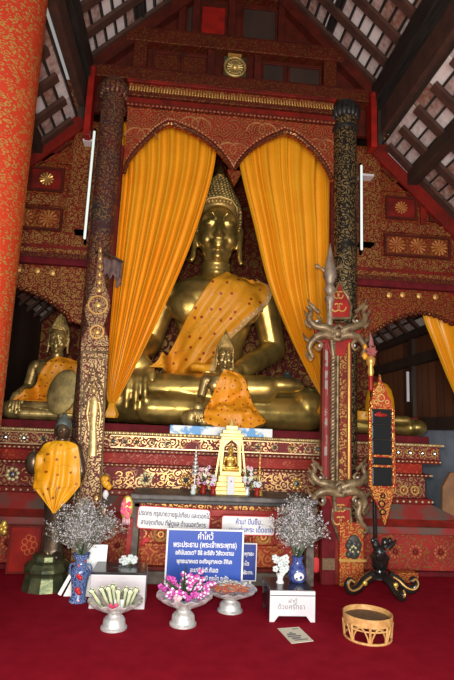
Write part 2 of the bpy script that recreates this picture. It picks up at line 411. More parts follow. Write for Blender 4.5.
# roofs: each slope is tiles laid over battens and rafters that stand on the eave beams
def slope(name, x0, z0, side, length, ya, yb, tag_n, sp=.40, rw=.115, bs=.165):
    c = math.sqrt(.5); dr = Vector((-side*c, 0, c)); nm = Vector((side*c, 0, c)); e = Vector((x0, 0, z0))
    t = MB(); k = 0
    n = int(length/bs); m = int((yb-ya)/sp)
    for j in range(m+1):
        y0 = yb-j*sp-sp; y1 = y0+sp
        if y0 < ya-.01: break
        for i in range(n+1):
            j1 = random.uniform(-.008, .008); h = .05+random.uniform(0, .012)
            a = e+dr*(i*bs+.010)+nm*h; q = e+dr*((i+1)*bs-.002)+nm*(h+.012)
            vs = [Vector((p.x, yy, p.z)) for p in (a, q) for yy in (y0+.004, y1-.004)]
            vs += [v+nm*.015 for v in vs]
            t.add(vs, [(0, 1, 3, 2), (4, 6, 7, 5), (0, 4, 5, 1), (2, 3, 7, 6), (0, 2, 6, 4), (1, 5, 7, 3)])
    root = struct(t, 'ceiling', m_tile)
    s = MB(); a = e+nm*.11-dr*.2; q = e+dr*length+nm*.11
    s.add([Vector((p.x, yy, p.z)) for p in (a, q) for yy in (ya, yb)]+[Vector((p.x, yy, p.z))+nm*.03 for p in (a, q) for yy in (ya, yb)],
          [(0, 1, 3, 2), (4, 6, 7, 5), (0, 4, 5, 1), (2, 3, 7, 6), (0, 2, 6, 4), (1, 5, 7, 3)])
    s.build('underlay', m_rafter, root)
    s = MB()
    for i in range(n+2):
        p = e+dr*(i*bs)+nm*.035
        s.bar((p.x, ya, p.z), (p.x, yb, p.z), .026, .03, up=nm)
    s.build('batten', m_black, root, kind='stuff')
    for j in range(m+1):
        y = yb-j*sp-rw/2-.02
        if y < ya: break
        s = MB(); p = e-dr*.1; q = e+dr*length
        s.bar((p.x, y, p.z), (q.x, y, q.z), rw, .05, up=nm); s.build('rafter', m_rafter, root)
    return root
NE_L = (-1.40, 6.15); NE_R = (2.47, 6.15)
slope('nave', NE_L[0], NE_L[1], -1, 2.75, .6, 6.25, 0)
slope('nave', NE_R[0], NE_R[1], 1, 2.78, .6, 6.25, 1)
slope('aisle', -3.0, 3.85, -1, 2.05, .6, 6.3, 2, sp=.42)
slope('aisle', -2.75, ZL_REAR, -1, 1.7, 6.45, 9.5, 2, sp=.42, rw=.08)
b = MB(); b.box(-1.5, -1.42, 6.42, 9.55, ZL_REAR+1.1, 6.2); b.box(2.50, 2.58, 6.42, 9.55, ZR_REAR+.9, 6.2); struct(b, 'trim_3', m_wood)
slope('aisle', 4.3, 3.65, 1, 2.40, .6, 6.3, 3, sp=.42)
slope('aisle', 3.95, ZR_REAR-.2, 1, 1.9, 6.45, 9.5, 3, sp=.42, rw=.08)
b = MB(); b.add([(NE_L[0], 6.3, 6.2), (NE_L[0], 9.7, 6.2), (.52, 9.7, 8.15), (.52, 6.3, 8.15)], [(0, 1, 2, 3)])
b.add([(NE_R[0], 6.3, 6.2), (NE_R[0], 9.7, 6.2), (.52, 9.7, 8.15), (.52, 6.3, 8.15)], [(0, 1, 2, 3)])
b.build('ceiling', m_wood, kind='structure', solid=.06)
# chamber side walls above the aisles, behind the columns
b = MB(); b.box(-1.52, -1.44, 6.35, 9.6, 4.9, 6.3); struct(b, 'wall_left', m_wood)
b = MB(); b.box(2.52, 2.60, 6.35, 9.6, 4.9, 6.3); struct(b, 'wall_right', m_wood)
# long roof beams (each one can be lifted away)
def beam(label, x0, x1, z0, z1, mat=m_black, ya=.6, yb=6.2, name='roof_beam'):
    b = MB(); b.box(x0, x1, ya, yb, z0, z1)
    return tag(b.build(name, mat, origin=((x0+x1)/2, yb, z0), bevel=.012), label, 'beam', None)
beam('thick black roof beam slanting beside the red column at upper left', -1.52, -1.33, 5.80, 6.10)
beam('thick black roof beam slanting across the upper right corner', 2.36, 2.57, 5.86, 6.16)
beam('brown roof plate running along under the black beam at upper left', -1.50, -1.40, 5.50, 5.80, m_rafter)
beam('brown roof plate running along under the black beam at upper right', 2.50, 2.62, 5.50, 5.86, m_rafter)
pl = at(140, 22, 6.2); pr = at(330, 36, 6.2)
beam('narrow black purlin high up left of the gable', pl.x-.07, pl.x+.07, pl.z, pl.z+.22)
beam('narrow black purlin high up right of the gable', pr.x-.07, pr.x+.07, pr.z, pr.z+.22)
pa = at(411, 183, 6.3)
beam('dark lower purlin under the side roof at right', pa.x-.07, pa.x+.07, pa.z-.05, pa.z+.13, m_wood, ya=.6, yb=6.28)
beam('dark lower purlin under the side roof at left', 2*XC-pa.x-.07, 2*XC-pa.x+.07, pa.z-.05, pa.z+.13, m_wood, ya=.6, yb=6.28)
# ------------------------------------------------------------ gable wall over the altar
zc = lambda y: at(235, y, 6.25).z
G = thing('gable_wall', 'carved dark red wooden gable wall with panels above the altar frame', 'gable', (XC, 6.3, 5.75))
g = MB(); g.prism([(-1.36, 5.5), (2.42, 5.5), (2.42, 6.17), (.52, 8.05), (-1.36, 6.14)], 6.30, 6.36); g.build('back_board', m_gable_red, G)
def gb(n, x0, x1, z0, z1, y0=6.22, y1=6.30, mat=m_gilt_dim, par=None): 
    q = MB(); q.box(x0, x1, y0, y1, z0, z1); return q.build(n, mat, par or G, bevel=.01)
gb('lower_beam', -1.40, 2.42, zc(95), zc(84), 6.12); gb('lower_beam_moulding', -1.34, 2.38, zc(84), zc(80), 6.17, mat=m_gable_red)
gb('upper_beam', -.95, 1.98, zc(55), zc(42), 6.16); gb('upper_beam_moulding', -.9, 1.92, zc(42), zc(39), 6.19, mat=m_gable_red)
gb('top_beam', -.45, 1.5, zc(0), zc(-12), 6.18)
for x in (at(140, 60, 6.2).x, at(330, 60, 6.2).x): gb('post', x-.09, x+.09, zc(84), zc(26), 6.18)
for x in (at(212-16, 20, 6.2).x, at(232, 20, 6.2).x, at(182, 20, 6.2).x, at(282, 20, 6.2).x): gb('upper_post', x-.05, x+.05, zc(42), zc(0), 6.2, mat=m_gable_red)
for x in (at(211, 66, 6.2).x, at(258, 66, 6.2).x): gb('post', x-.05, x+.05, zc(84), zc(55), 6.19, mat=m_gable_red)
q0 = at(201, 33, 6.2); q1 = at(226, 6, 6.2)
gb('bright_red_panel', q0.x, q1.x, q0.z, q1.z, 6.24, mat=m_redbright)
def frame_panel(n, x0, x1, z0, z1, y, mat, rim=m_gable_red, w=.03, par=None):
    q = MB(); q.box(x0, x1, y-.015, y, z0, z1); o = q.build(n, mat, par or G)
    q = MB()
    for (a, b_, c, d) in ((x0, x1, z0, z0+w), (x0, x1, z1-w, z1), (x0, x0+w, z0+w, z1-w), (x1-w, x1, z0+w, z1-w)): q.box(a, b_, y-.04, y-.014, c, d)
    q.build('panel_rim', rim, o, bevel=.006); return o
for (a, c) in ((152, 180), (181, 208), (262, 286), (288, 322)):
    x0 = at(a, 66, 6.25).x; x1 = at(c, 66, 6.25).x; frame_panel('recessed_panel', x0, x1, zc(80), zc(58), 6.30, m_wood if a > 200 else m_gilt_dim)
for (a, c) in ((186, 198), (242, 278)):
    x0 = at(a, 20, 6.25).x; x1 = at(c, 20, 6.25).x; frame_panel('upper_recessed_panel', x0, x1, zc(38), zc(4), 6.30, m_wood)
# rake boards along both slopes
for s, e in ((-1, NE_L), (1, NE_R)):
    q = MB(); q.bar((e[0], 6.24, e[1]-.12), (e[0]-s*1.95, 6.24, e[1]+1.83), .14, .16, up=(s, 0, 1)); q.build('rake_board', m_gable_red, G)
W = thing('wheel_ornament', 'round gold wheel ornament in the middle of the gable', 'ornament', at(235, 80, 6.18))
w0 = at(235, 67, 6.17); q = MB(); q.torus(w0, .135, .018); q.torus(w0, .095, .008); q.ell(w0, (.04, .03, .04)); q.build('ring', m_hair, W)
q = MB()
for k in range(16):
    a = k*PI/8; d = Vector((math.cos(a), 0, math.sin(a))); q.cap(w0+d*.045, .008, w0+d*.10, .012, 6)
q.build('spokes', m_hair, W)
q = MB(); q.prism([(w0.x-.15, w0.z-.15), (w0.x+.15, w0.z-.15), (w0.x+.15, w0.z+.15), (w0.x-.15, w0.z+.15)], 6.175, 6.22); q.build('backing', m_greenbronze, W)
q = MB(); q.box(w0.x-.10, w0.x+.08, 6.14, 6.20, w0.z+.155, w0.z+.175); q.build('crown_strip', m_petalgold, W)
# ------------------------------------------------------------ altar frame: cornice and double-arched board
A = thing('altar_arch', 'carved red and gold lintel with two pointed arches over the curtains', 'frame', (XC, 6.0, 4.6))
zk = lambda y: at(235, y, 6.0).z
FX0, FX1 = -.86, 1.80
def layer(n, y0, y1, f, mat, x0=FX0, x1=FX1, yb=6.12):
    q = MB(); q.box(x0, x1, f, yb, zk(y1), zk(y0)); return q.build(n, mat, A, bevel=.006)
layer('top_moulding', 92, 95, 5.92, m_redlac); layer('gold_band', 95, 104, 5.96, m_gilt_fine, x0=FX0+.02, x1=FX1-.02)
layer('lower_moulding', 104, 108, 5.93, m_gilt_dim); layer('red_band', 108, 114, 5.97, m_redlac); layer('bead_shelf', 114, 117, 5.945, m_gilt_dim)
q = MB(); n = 74
for i in range(n):
    x = lerp(FX0+.04, FX1-.04, i/(n-1)); q.ell((x, 5.93, zk(103)), (.013, .016, .014), 8, 5)
    q.ell((x, 5.955, zk(99)), (.010, .01, .028), 6, 5)
q.build('gold_beading', m_petalgold, A, smooth=True, kind='stuff')
q = MB()
for i in range(52):
    x = lerp(FX0+.03, FX1-.03, i/51); q.ell((x, 5.94, zk(116.5)), (.018, .012, .014), 8, 5)
q.build('lower_beading', mottled('dull_gilt_bead', (.42, .13, .07), (.30, .05, .03), .5), A, smooth=True, kind='stuff')
# arch outline, in picture proportions but laid out in the plane of the frame
def arch_pts(y):
    L = [(124, 176), (127, 166), (132, 158), (140, 149), (148, 141), (155, 134), (161, 130), (167, 126.5), (174, 127), (182, 130), (192, 134), (202, 140), (212, 147), (220, 155), (227, 164), (231, 170), (233, 174),
         (235, 170), (240, 163), (247, 155), (256, 148), (266, 142), (275, 138), (284, 134.5), (293, 137), (301, 142), (309, 149), (316, 156), (322, 164), (327, 172), (331, 182)]
    return [at(a, c, y) for a, c in L]
ap = arch_pts(6.02)
pts = [(FX0+.02, zk(116))] + [(max(p.x, FX0+.02), p.z) for p in ap] + [(FX1, ap[-1].z), (FX1, zk(116))]
q = MB(); q.prism(pts, 6.0, 6.05); q.build('arch_board', gilt('arch_carving', (.33, .03, .014), (.60, .28, .09), s=.13, k=26, thr=.35, wear=.40), A)
q = MB(); q.tube([(p.x, 5.985, p.z+.02) for p in ap], .028, 6); q.build('arch_moulding', m_gilt_dim, A, smooth=True)
q = MB()
for i in range(len(ap)-1):
    for f in (0, .33, .66):
        p = ap[i].lerp(ap[i+1], f); q.ell((p.x, 5.975, p.z+.075), (.014, .01, .014), 6, 4)
q.build('arch_beading', mottled('arch_bead', (.62, .28, .12), (.45, .12, .06), .5), A, smooth=True, kind='stuff')
for (a, c) in ((233, 150), (141, 135), (322, 146), (195, 124), (262, 130)):
    p = at(a, c, 5.99); q = MB()
    for sgn in (-1, 1):
        q.tube([p+Vector((sgn*.17*math.cos(t*5)*(1-t)+sgn*.03, 0, .17*math.sin(t*5)*(1-t)-.03)) for t in [i/18 for i in range(19)]], [.014*(1-t/22) for t in range(19)], 5)
    q.build('scroll_relief', mottled('scroll_gilt', (.60, .30, .10), (.38, .12, .05), .45, .3), A, smooth=True)
p = at(234, 180, 6.0); q = MB(); q.prism([(p.x-.09, p.z+.12), (p.x-.05, p.z+.02), (p.x, p.z-.09), (p.x+.05, p.z+.02), (p.x+.09, p.z+.12)], 5.97, 6.06); q.build('pendant', m_gilt_panel, A, bevel=.01)
# the posts at either edge of the curtain opening
for (x0, x1) in ((-.91, -.85), (1.77, 1.83)):
    q = MB(); q.box(x0, x1, 6.01, 6.10, 1.54, 4.9); q.build('side_post', m_maroon, A)
# ------------------------------------------------------------ the ornate columns of the frame
def column(name, label, x, y, r, z1, mat, band, n=28, top='plain'):
    t = thing(name, label, 'column', (x, y, 0))
    q = MB(); q.lathe([(r*1.04, 0), (r*1.02, 1.5), (r, z1)], n, (x, y, 0)); q.build('shaft', mat, t, smooth=True)
    q = MB()
    for k in range(16):
        a = k*PI/8; q.ell((x+math.cos(a)*r*1.0, y+math.sin(a)*r*1.0, z1-.04), (.05, .05, .10), 8, 6)
    q.lathe([(r*1.1, z1-.30), (r*1.16, z1-.27), (r*1.1, z1-.24)], n, (x, y, 0)); q.lathe([(r*1.05, z1-.12), (r*1.1, z1), (r*.9, z1+.1), (.02, z1+.13)], n, (x, y, 0))
    q.build('capital', band, t, smooth=True); return t
column('gilded_column', 'black round column stencilled with gold between right curtain and side panel', 1.935, 5.98, .145, 5.62, m_dark_pillar, m_black)
lc = column('gilded_column', 'maroon round column with worn gold stencils left of the left curtain', -1.015, 5.98, .145, 5.62, m_maroon_pillar, m_maroon_pillar)
# end caps of the long beams, red posts with a rounded head
for (x, z, lab) in ((-1.32, 5.95, 'left'), (2.34, 5.98, 'right')):
    q = MB(); q.box(x-.04, x+.04, 6.02, 6.2, 5.0 if lab == 'left' else 5.2, z-.02); q.ell((x, 6.1, z-.02), (.045, .09, .06), 12, 8)
    tag(q.build('red_post', m_redbright, origin=(x, 6.1, 5.0), bevel=.01), 'short red wooden post with rounded head under the %s black beam' % ('upper left' if lab == 'left' else 'upper right'), 'post')
# foreground column
c = at(25, 200, 3.5); rc = .27
t = thing('red_column', 'huge orange-red round column with gold flecks in left foreground', 'column', (c.x-rc*1.03, 3.5, 0))
q = MB(); q.lathe([(rc*1.03, 0), (rc*1.02, 1.5), (rc, 3), (rc*.98, 6.02)], 48, (c.x-rc*1.03, 3.5, 0)); q.build('shaft', m_red_pillar, t, smooth=True)
q = MB(); q.lathe([(rc*1.15, 0), (rc*1.15, .10), (rc*1.05, .14)], 48, (c.x-rc*1.03, 3.5, 0)); q.build('base_ring', m_redlac, t, smooth=True)
# fluorescent tubes standing between column and side panel
for (a, c0, d, e, lab) in ((95, 132, 84, 238, 'left column and left'), (362, 166, 361, 249, 'right column and right')):
    p = at(a, c0, 6.12); p2 = at(d, e, 6.12); p.x = p2.x = (p.x+p2.x)/2
    t = thing('tube_lamp', 'thin white upright light tube between %s side panel' % lab, 'lamp', p2)
    q = MB(); q.cap(p2, .016, p, .016, 10); q.build('tube', m_tube, t, smooth=True)
    q = MB(); q.box(p.x-.012, p.x+.012, 6.14, 6.18, p2.z-.06, p.z+.06)
    for z_ in (p2.z+.1, p.z-.1): q.box(min(p.x, -1.38 if p.x < 0 else 2.38), max(p.x, -1.38 if p.x < 0 else 2.38), 6.15, 6.285, z_-.015, z_+.015); q.build('fitting', m_greymetal, t)
# ------------------------------------------------------------ side bay panels
zl = lambda y: at(60, y, 6.3).z
def side_panel(s, label):
    t = thing('side_panel', label, 'panel', (XC+s*2.3, 6.35, 3.0))
    X = lambda d: XC+s*d
    def bx(n, d0, d1, z0, z1, y0, y1, mat, **k):
        q = MB(); q.box(min(X(d0), X(d1)), max(X(d0), X(d1)), y0, y1, z0, z1); return q.build(n, mat, t, **k)
    DO = 3.03 if s < 0 else 3.22
    top = 5.38; ro = top-(DO-1.95)
    q = MB(); q.prism([(X(1.55), zl(268)), (X(DO), zl(268)), (X(DO), ro), (X(1.97), top), (X(1.55), top)], 6.34, 6.40); q.build('back_board', m_gilt_panel, t)
    bx('inner_stile', 1.55, 2.02, zl(246), 5.30, 6.29, 6.34, m_gilt_fine, bevel=.006)
    bx('rail', 2.02, DO, zl(246), zl(233), 6.29, 6.34, m_gilt_fine, bevel=.006)
    bx('rail', 2.02, DO, zl(206), zl(196), 6.30, 6.34, m_gilt_fine, bevel=.006)
    bx('rail', 2.02, 2.92, zl(163), zl(153), 6.30, 6.34, m_gilt_panel, bevel=.006)
    bx('rail', 2.02, 2.55, zl(120), zl(115), 6.30, 6.34, m_redlac, bevel=.006)
    bx('stile', 2.58, 2.66, zl(196), zl(163), 6.30, 6.34, m_redlac, bevel=.006)
    bx('moulding', 1.55, DO, zl(250), zl(246), 6.27, 6.36, m_redlac, bevel=.006)
    bx('gold_moulding', 1.55, DO, zl(255), zl(250), 6.25, 6.36, m_gilt_fine, bevel=.006)
    bx('moulding', 1.55, DO, zl(260), zl(255), 6.23, 6.36, m_gilt_dim, bevel=.006)
    bx('maroon_bar', 1.55, DO, zl(267), zl(260), 6.20, 6.38, m_maroon, bevel=.015)
    # recessed panels
    def rp(d0, d1, z0, z1, mat):
        x0, x1 = sorted((X(d0), X(d1))); frame_panel('recessed_panel', x0, x1, z0, z1, 6.33, mat, par=t)
    rp(2.07, 2.98, zl(231), zl(208), m_gilt_panel); rp(2.10, 2.53, zl(192), zl(168), m_redlac); rp(2.70, 2.95, zl(192), zl(168), m_redlac)
    def ros(d, z, r, mat, n=12):
        q = MB(); c = Vector((X(d), 6.30, z))
        for k in range(n):
            a = 2*PI*k/n; v = Vector((math.cos(a), 0, math.sin(a)))
            q.cap(c+v*r*.30, r*.07, c+v*r*.85, r*.16, 6)
        q.torus(c, r*.22, r*.06, n=12, m=5); q.ell(c, (r*.13, .01, r*.13), 8, 5)
        q.build('rosette', mat, t, smooth=True)
    gp = mottled('flat_gold_flower', (.50, .20, .04), (.36, .10, .02), .6, .1)
    for d in (2.24, 2.53, 2.82): ros(d, (zl(231)+zl(208))/2, .115, gp)
    ros(2.31, (zl(192)+zl(168))/2, .09, m_petalgold if s < 0 else gp)
    for d in (1.99, 2.62): ros(d, (zl(246)+zl(233))/2, .04, m_rosedark, 8)
    # sloping rail that follows the roof
    q = MB(); q.bar((X(1.92), 6.31, top-.04), (X(DO), 6.31, ro-.04), .10, .17, up=(s, 0, 1)); q.build('sloping_rail', m_redlac, t)
    q = MB(); q.bar((X(2.06), 6.32, top-.32), (X(2.6), 6.32, top-.80), .04, .05, up=(s, 0, 1)); q.build('sloping_moulding', m_gilt_dim, t)
    # arched valance
    cv = [(1.86, 2.72), (1.90, 2.80), (1.97, 2.84), (2.05, 2.90), (2.15, 2.96), (2.27, 3.01), (2.40, 3.06), (2.53, 3.09), (2.66, 3.08), (2.80, 3.04), (2.95, 2.97), (DO, 2.90)]
    q = MB(); q.prism([(X(1.55), zl(267)), (X(1.55), 2.62)]+[(X(d), z) for d, z in cv]+[(X(DO), zl(267))], 6.28, 6.33); q.build('arch_valance', m_gilt_fine if s < 0 else m_gilt_panel, t)
    q = MB()
    for i in range(len(cv)-1):
        for f in (0, .5):
            d = lerp(cv[i][0], cv[i+1][0], f); z = lerp(cv[i][1], cv[i+1][1], f); q.ell((X(d), 6.29, z), (.035, .03, .03), 8, 6)
    q.build('scalloped_edge', m_gilt_dim, t, smooth=True, kind='stuff')
    for i, d in enumerate((2.12, 2.30, 2.52, 2.74)):
        q = MB(); q.ell((X(d), 6.275, zl(267)-.07-(.015 if i == 0 else 0)), (.035, .01, .04), 4, 4); q.build('diamond', m_petalgold, t)
    return t
side_panel(-1, 'carved red and gold wall panel with arched lower edge above the left seated statue')
side_panel(1, 'carved red and gold wall panel with arched lower edge, right of the black column')
# ------------------------------------------------------------ plinth: wide stepped altar base
PL = thing('altar_plinth', 'wide red and gold stepped altar plinth under the gilded statues', 'plinth', (XC, 7.5, 0))
PX0 = -2.54
def course(n, z0, z1, yf, xr, mat, bevel=.01, par=None):
    q = MB(); q.box(PX0, xr, yf, 9.54, z0, z1); return q.build(n, mat, par or PL, bevel=bevel)
course('maroon_ledge', 1.434, 1.52, 6.02, 2.98, m_maroon)
course('bead_course', 1.401, 1.434, 5.93, 3.10, m_hair)
band = course('upper_flower_band', 1.248, 1.401, 5.97, 3.08, m_gilt_plinth)
course('bead_course', 1.205, 1.248, 5.93, 3.06, m_redlac)
course('red_recess', 1.086, 1.205, 6.06, 2.90, gilt('recess_paint', (.40, .02, .010), (.52, .10, .03), s=.09, k=18, thr=.5, wear=.5, gmetal=.0), bevel=0)
course('bead_course', 1.053, 1.086, 5.98, 2.98, m_redlac)
course('lower_flower_band', .808, 1.053, 6.02, 2.92, m_gilt_plinth)
course('dotted_course', .744, .808, 5.98, 2.98, m_redlac)
q = MB(); q.prismy([(9.54, .60), (9.54, .744), (5.98, .744), (5.84, .60)], PX0, 2.98); 
q.add([(2.98, 5.98, .744), (2.98, 9.54, .744), (3.45, 9.54, .52), (3.45, 5.84, .52), (2.98, 5.84, .60), (2.98, 9.54, .52)], [(0, 1, 2, 3), (0, 3, 4), (1, 5, 2)])
q.build('sloping_course', m_slope, PL)
q = MB(); q.prismy([(5.86, .52), (5.84, .60), (9.5, .60), (9.5, .52)], PX0, 3.45); q.build('step_edge', m_redlac, PL)
course('step', .44, .52, 5.82, 3.50, m_slope)
course('painted_base', .05, .44, 5.88, 3.62, m_gilt_faded)
course('base_step', 0, .05, 5.83, 3.66, m_maroon)
def beads(n, z, y, x0, x1, step, r, mat, xr=None):
    q = MB(); k = int((x1-x0)/step)
    for i in range(k+1): q.ell((x0+i*step, y, z), r, 6, 4)
    if xr:
        for i in range(40): q.ell((xr, y+i*step, z), r, 6, 4)
    q.build(n, mat, PL, smooth=True, kind='stuff')
beads('gold_beading', 1.418, 5.925, PX0, 3.10, .045, (.018, .012, .014), m_whitebead, 3.10)
beads('pale_beading', 1.228, 5.925, PX0, 3.06, .050, (.016, .012, .011), m_whitebead, 3.06)
beads('pale_beading', 1.070, 5.975, PX0, 2.98, .050, (.016, .012, .011), m_whitebead, 2.98)
beads('dot_row', .775, 5.975, PX0, 2.98, .075, (.015, .012, .015), m_whitebead, 2.98)
q = MB()
for (z) in (1.262, 1.388): q.box(-.72, 1.85, 5.955, 5.975, z-.006, z+.006); q.box(PX0, -1.25, 5.955, 5.975, z-.006, z+.006)
q.build('pale_border_line', m_whitebead, PL)
def rosette(c, r, n, pet, core=m_glassmosaic, name='mosaic_rosette', par=None, pr=.17):
    par = par or PL
    q = MB(); c = Vector(c)
    for k in range(n):
        a = 2*PI*k/n+.2; v = Vector((math.cos(a), 0, math.sin(a)))
        q.ell(c+v*r*.68, (r*pr*1.2, .012, r*pr*1.2), 8, 5)
    o = q.build(name, pet, par, smooth=True)
    q = MB(); q.ell(c+Vector((0, -.008, 0)), (r*.36, .02, r*.36), 8, 5); q.build('mirror_boss', core, o)
    return o
# upper band: small glass flowers; lower band: larger ones with scrolled petals between
xs_l = [at(p, 437, 5.96).x for p in (6, 24, 44, 62)]
for i, x in enumerate(xs_l): rosette((x, 5.96, 1.325), .062, 8, m_petalgreen if i % 2 else m_whitebead)
for i, p in enumerate((113, 125, 137, 152, 168, 182, 258, 275, 292, 308, 318)):
    x = at(p, 441, 5.96).x; rosette((x, 5.96, 1.325), .058 if i % 2 == 0 else .045, 8, [m_whitebead, m_petalgreen, m_petalgold][i % 3])
for p in (385, 398, 410, 422, 434):
    x = at(p, 443, 5.96).x; rosette((x, 5.96, 1.325), .055, 8, m_petalgold)
def scroll(c, r, mat, n=3):
    q = MB(); c = Vector(c)
    for s in (-1, 1):
        for u in (-1, 1):
            q.tube([c+Vector((s*(r*.5+math.cos(t*5.2)*r*.42*(1-t*.6)), 0, u*(r*.38+math.sin(t*5.2)*r*.34*(1-t*.6)))) for t in [i/12 for i in range(13)]], r*.075, 5)
    q.build('scroll_ornament', mat, PL, smooth=True)
for i, p in enumerate((12, 30, 60, 124, 146, 166, 186, 206, 256, 274, 297, 316)):
    x = at(p, 476, 6.0).x
    if i % 2 == 0: rosette((x, 6.01, .93), .085, 8, m_petalgreen if i % 4 == 0 else m_petalgold, pr=.2)
    else: scroll((x, 6.01, .93), .10, m_petalgold)
for p in (392, 404, 415):
    x = at(p, 484, 6.0).x; q = MB(); q.torus((x, 6.01, .90), .045, .012, n=14, m=5); q.ell((x, 6.005, .90), (.018, .01, .018), 6, 4); q.build('gold_ring', m_petalgold, PL, smooth=True)
for i, p in enumerate((8, 35, 60, 118, 395, 415, 440)):
    x = at(p, 540, 5.88).x; rosette((x, 5.876, .25), .09, 10, mottled('faded_gilt_flower', (.50, .14, .05), (.36, .07, .03), .6), m_redlac, 'faded_flower')
# things on the far right behind the plinth
p = side_z(452, 438, 3.5); a = side_z(427, 424, 3.5)
q = MB(); q.box(3.15, 3.60, 7.6, 8.5, 1.52, 1.80); 
t = thing('red_cabinet', 'small dark red cabinet at far right edge beside the plank wall', 'cabinet', (3.38, 8.05, 1.52)); q.build('body', m_redlac, t, bevel=.01)
q = MB(); q.box(3.22, 3.53, 7.57, 7.6, 1.57, 1.74); q.build('dark_panel', m_black, t)
q = MB(); q.prismy([(5.3, 0), (5.3, .55), (5.36, .66), (5.56, .66), (5.62, .55), (5.62, 0)], 3.66, 3.72)
a = at(440, 500, 6.0)
q = MB(); q.prism([(a.x+.0, .55), (a.x+.02, .95), (a.x+.12, 1.12), (a.x+.34, 1.12), (a.x+.34, .55)], 5.96, 6.02)
tag(q.build('wooden_board', mottled('tan_board', (.30, .15, .06), (.20, .10, .05), .7), origin=(a.x+.15, 6, .55), bevel=.008), 'tan wooden board with clipped corner at right edge in front of grey wall', 'board')
# ------------------------------------------------------------ altar table
TB = thing('altar_table', 'red and gold altar table with worn black top in front of plinth', 'table', (.6, 5.65, 0))
def tb(n, x0, x1, y0, y1, z0, z1, mat, bevel=.006, par=None):
    q = MB(); q.box(x0, x1, y0, y1, z0, z1); return q.build(n, mat, par or TB, bevel=bevel)
TZ = .84
tb('top', -.42, 1.47, 5.36, 5.975, TZ-.05, TZ, mottled('worn_black_top', (.06, .055, .05), (.17, .15, .14), .55, scale=9), .012)
tb('top_moulding', -.40, 1.45, 5.38, 5.96, TZ-.085, TZ-.05, m_black); tb('gold_frieze', -.38, 1.43, 5.40, 5.80, TZ-.13, TZ-.085, m_gilt_fine)
tb('red_frieze', -.36, 1.42, 5.42, 5.80, TZ-.20, TZ-.13, m_redbright)
tb('leg', -.42, -.32, 5.40, 5.50, 0, TZ-.085, m_stone); tb('leg', 1.36, 1.44, 5.40, 5.50, 0, TZ-.085, m_stone)
tb('leg', -.42, -.32, 5.70, 5.80, 0, TZ-.085, m_stone); tb('leg', 1.36, 1.44, 5.70, 5.80, 0, TZ-.085, m_stone)
tb('back_panel', -.32, 1.36, 5.56, 5.60, .12, TZ-.18, m_gilt_faded); tb('foot_step', -.32, 1.36, 5.38, 5.62, 0, .12, m_stone, .015)
tb('foot_moulding', -.30, 1.36, 5.42, 5.62, .12, .15, m_redlac)
for px in (160, 263):   # pedestal reliefs with ringed flowers
    c = at(px, 548, 5.50); 
    q = MB()
    for (w, z0, z1, y) in ((.15, .60, .63, 5.46), (.12, .57, .60, 5.48), (.14, .53, .56, 5.46), (.11, .36, .53, 5.50), (.15, .33, .36, 5.47), (.19, .15, .33, 5.49)): q.box(c.x-w, c.x+w, y, 5.57, z0, z1)
    pd = q.build('pedestal_relief', m_orange_flora, TB, bevel=.006)
    q = MB(); q.torus((c.x, 5.49, .445), .062, .013, n=20, m=6); q.torus((c.x, 5.49, .445), .026, .009, n=12, m=5); q.build('gold_ring', m_petalgold, pd, smooth=True)
    q = MB()
    for k in range(5): q.ell((c.x-.12+k*.06, 5.48, .345), (.022, .012, .012), 6, 4)
    for z in (.615, .545): q.box(c.x-.15, c.x+.15, 5.452, 5.462, z-.006, z+.006)
    q.build('gold_trim', m_petalgold, pd)
for (px, py) in ((272, 556), (316, 565), (146, 545)):
    c = at(px, py, 5.55); q = MB(); q.ell((c.x, 5.552, c.z), (.05, .012, .08), 12, 6); q.build('pink_red_patch', newmat('faded_red_flower', (.62, .035, .04), .7)[0], TB, smooth=True)
# ------------------------------------------------------------ curtains
def curtain(label, Lp, Rp, n, Y, amp=.045, nv=60, nu=260, group=None, seed=0, name='curtain', yb=0):
    """hangs from the frame, gathered towards the lower end; edges follow Lp / Rp in the plane y = Y"""
    rnd = random.Random(seed); ph = [rnd.uniform(-.5, .5) for _ in range(n+3)]; am = [rnd.uniform(.5, 1.2) for _ in range(n+3)]
    Lw = [at(a, c, Y) for a, c in Lp]; Rw = [at(a, c, Y) for a, c in Rp]
    wd = [rnd.uniform(.45, 1.7) for _ in range(n)]; cs = [sum(wd[:i])/sum(wd) for i in range(n+1)]
    def fn(u, v):
        a = curve(Lw, v); c = curve(Rw, v); p = a.lerp(c, u)
        i = max(j for j in range(n) if cs[j] <= u+1e-9); f = (u-cs[i])/(cs[i+1]-cs[i])
        width = (c-a).length; fw = (cs[i+1]-cs[i])*width
        w = math.sin(2*PI*(f+.10*math.sin(2.5*v+ph[i])*math.sin(PI*f)))*math.sin(PI*f)**.35
        w2 = math.sin(6*PI*f+ph[i]*3+2*v)*math.sin(PI*f)*.10
        A = min(amp*1.7*(.5+v*.8)*am[i], fw*.75)
        return (p.x+A*.15*math.sin(PI*f)*math.cos(2*PI*f), Y-A*(w+w2), p.z)
    q = MB(); q.grid(fn, nu, nv)
    o = q.build(name, m_curtain, smooth=True, solid=.006, origin=Vector((Lw[-1].x, Y, Lw[-1].z)))
    for p in o.data.polygons: p.use_smooth = True
    return o
lcu = curtain('', [(119, 120), (122, 170), (117, 235), (112, 300), (107, 360), (107, 395), (110, 404)],
              [(218, 125), (213, 172), (193, 238), (165, 305), (141, 355), (122, 392), (116, 404)], 9, 6.24, seed=3)
tag(lcu, 'saffron satin curtain left of the great statue, gathered down to the left', 'curtain')
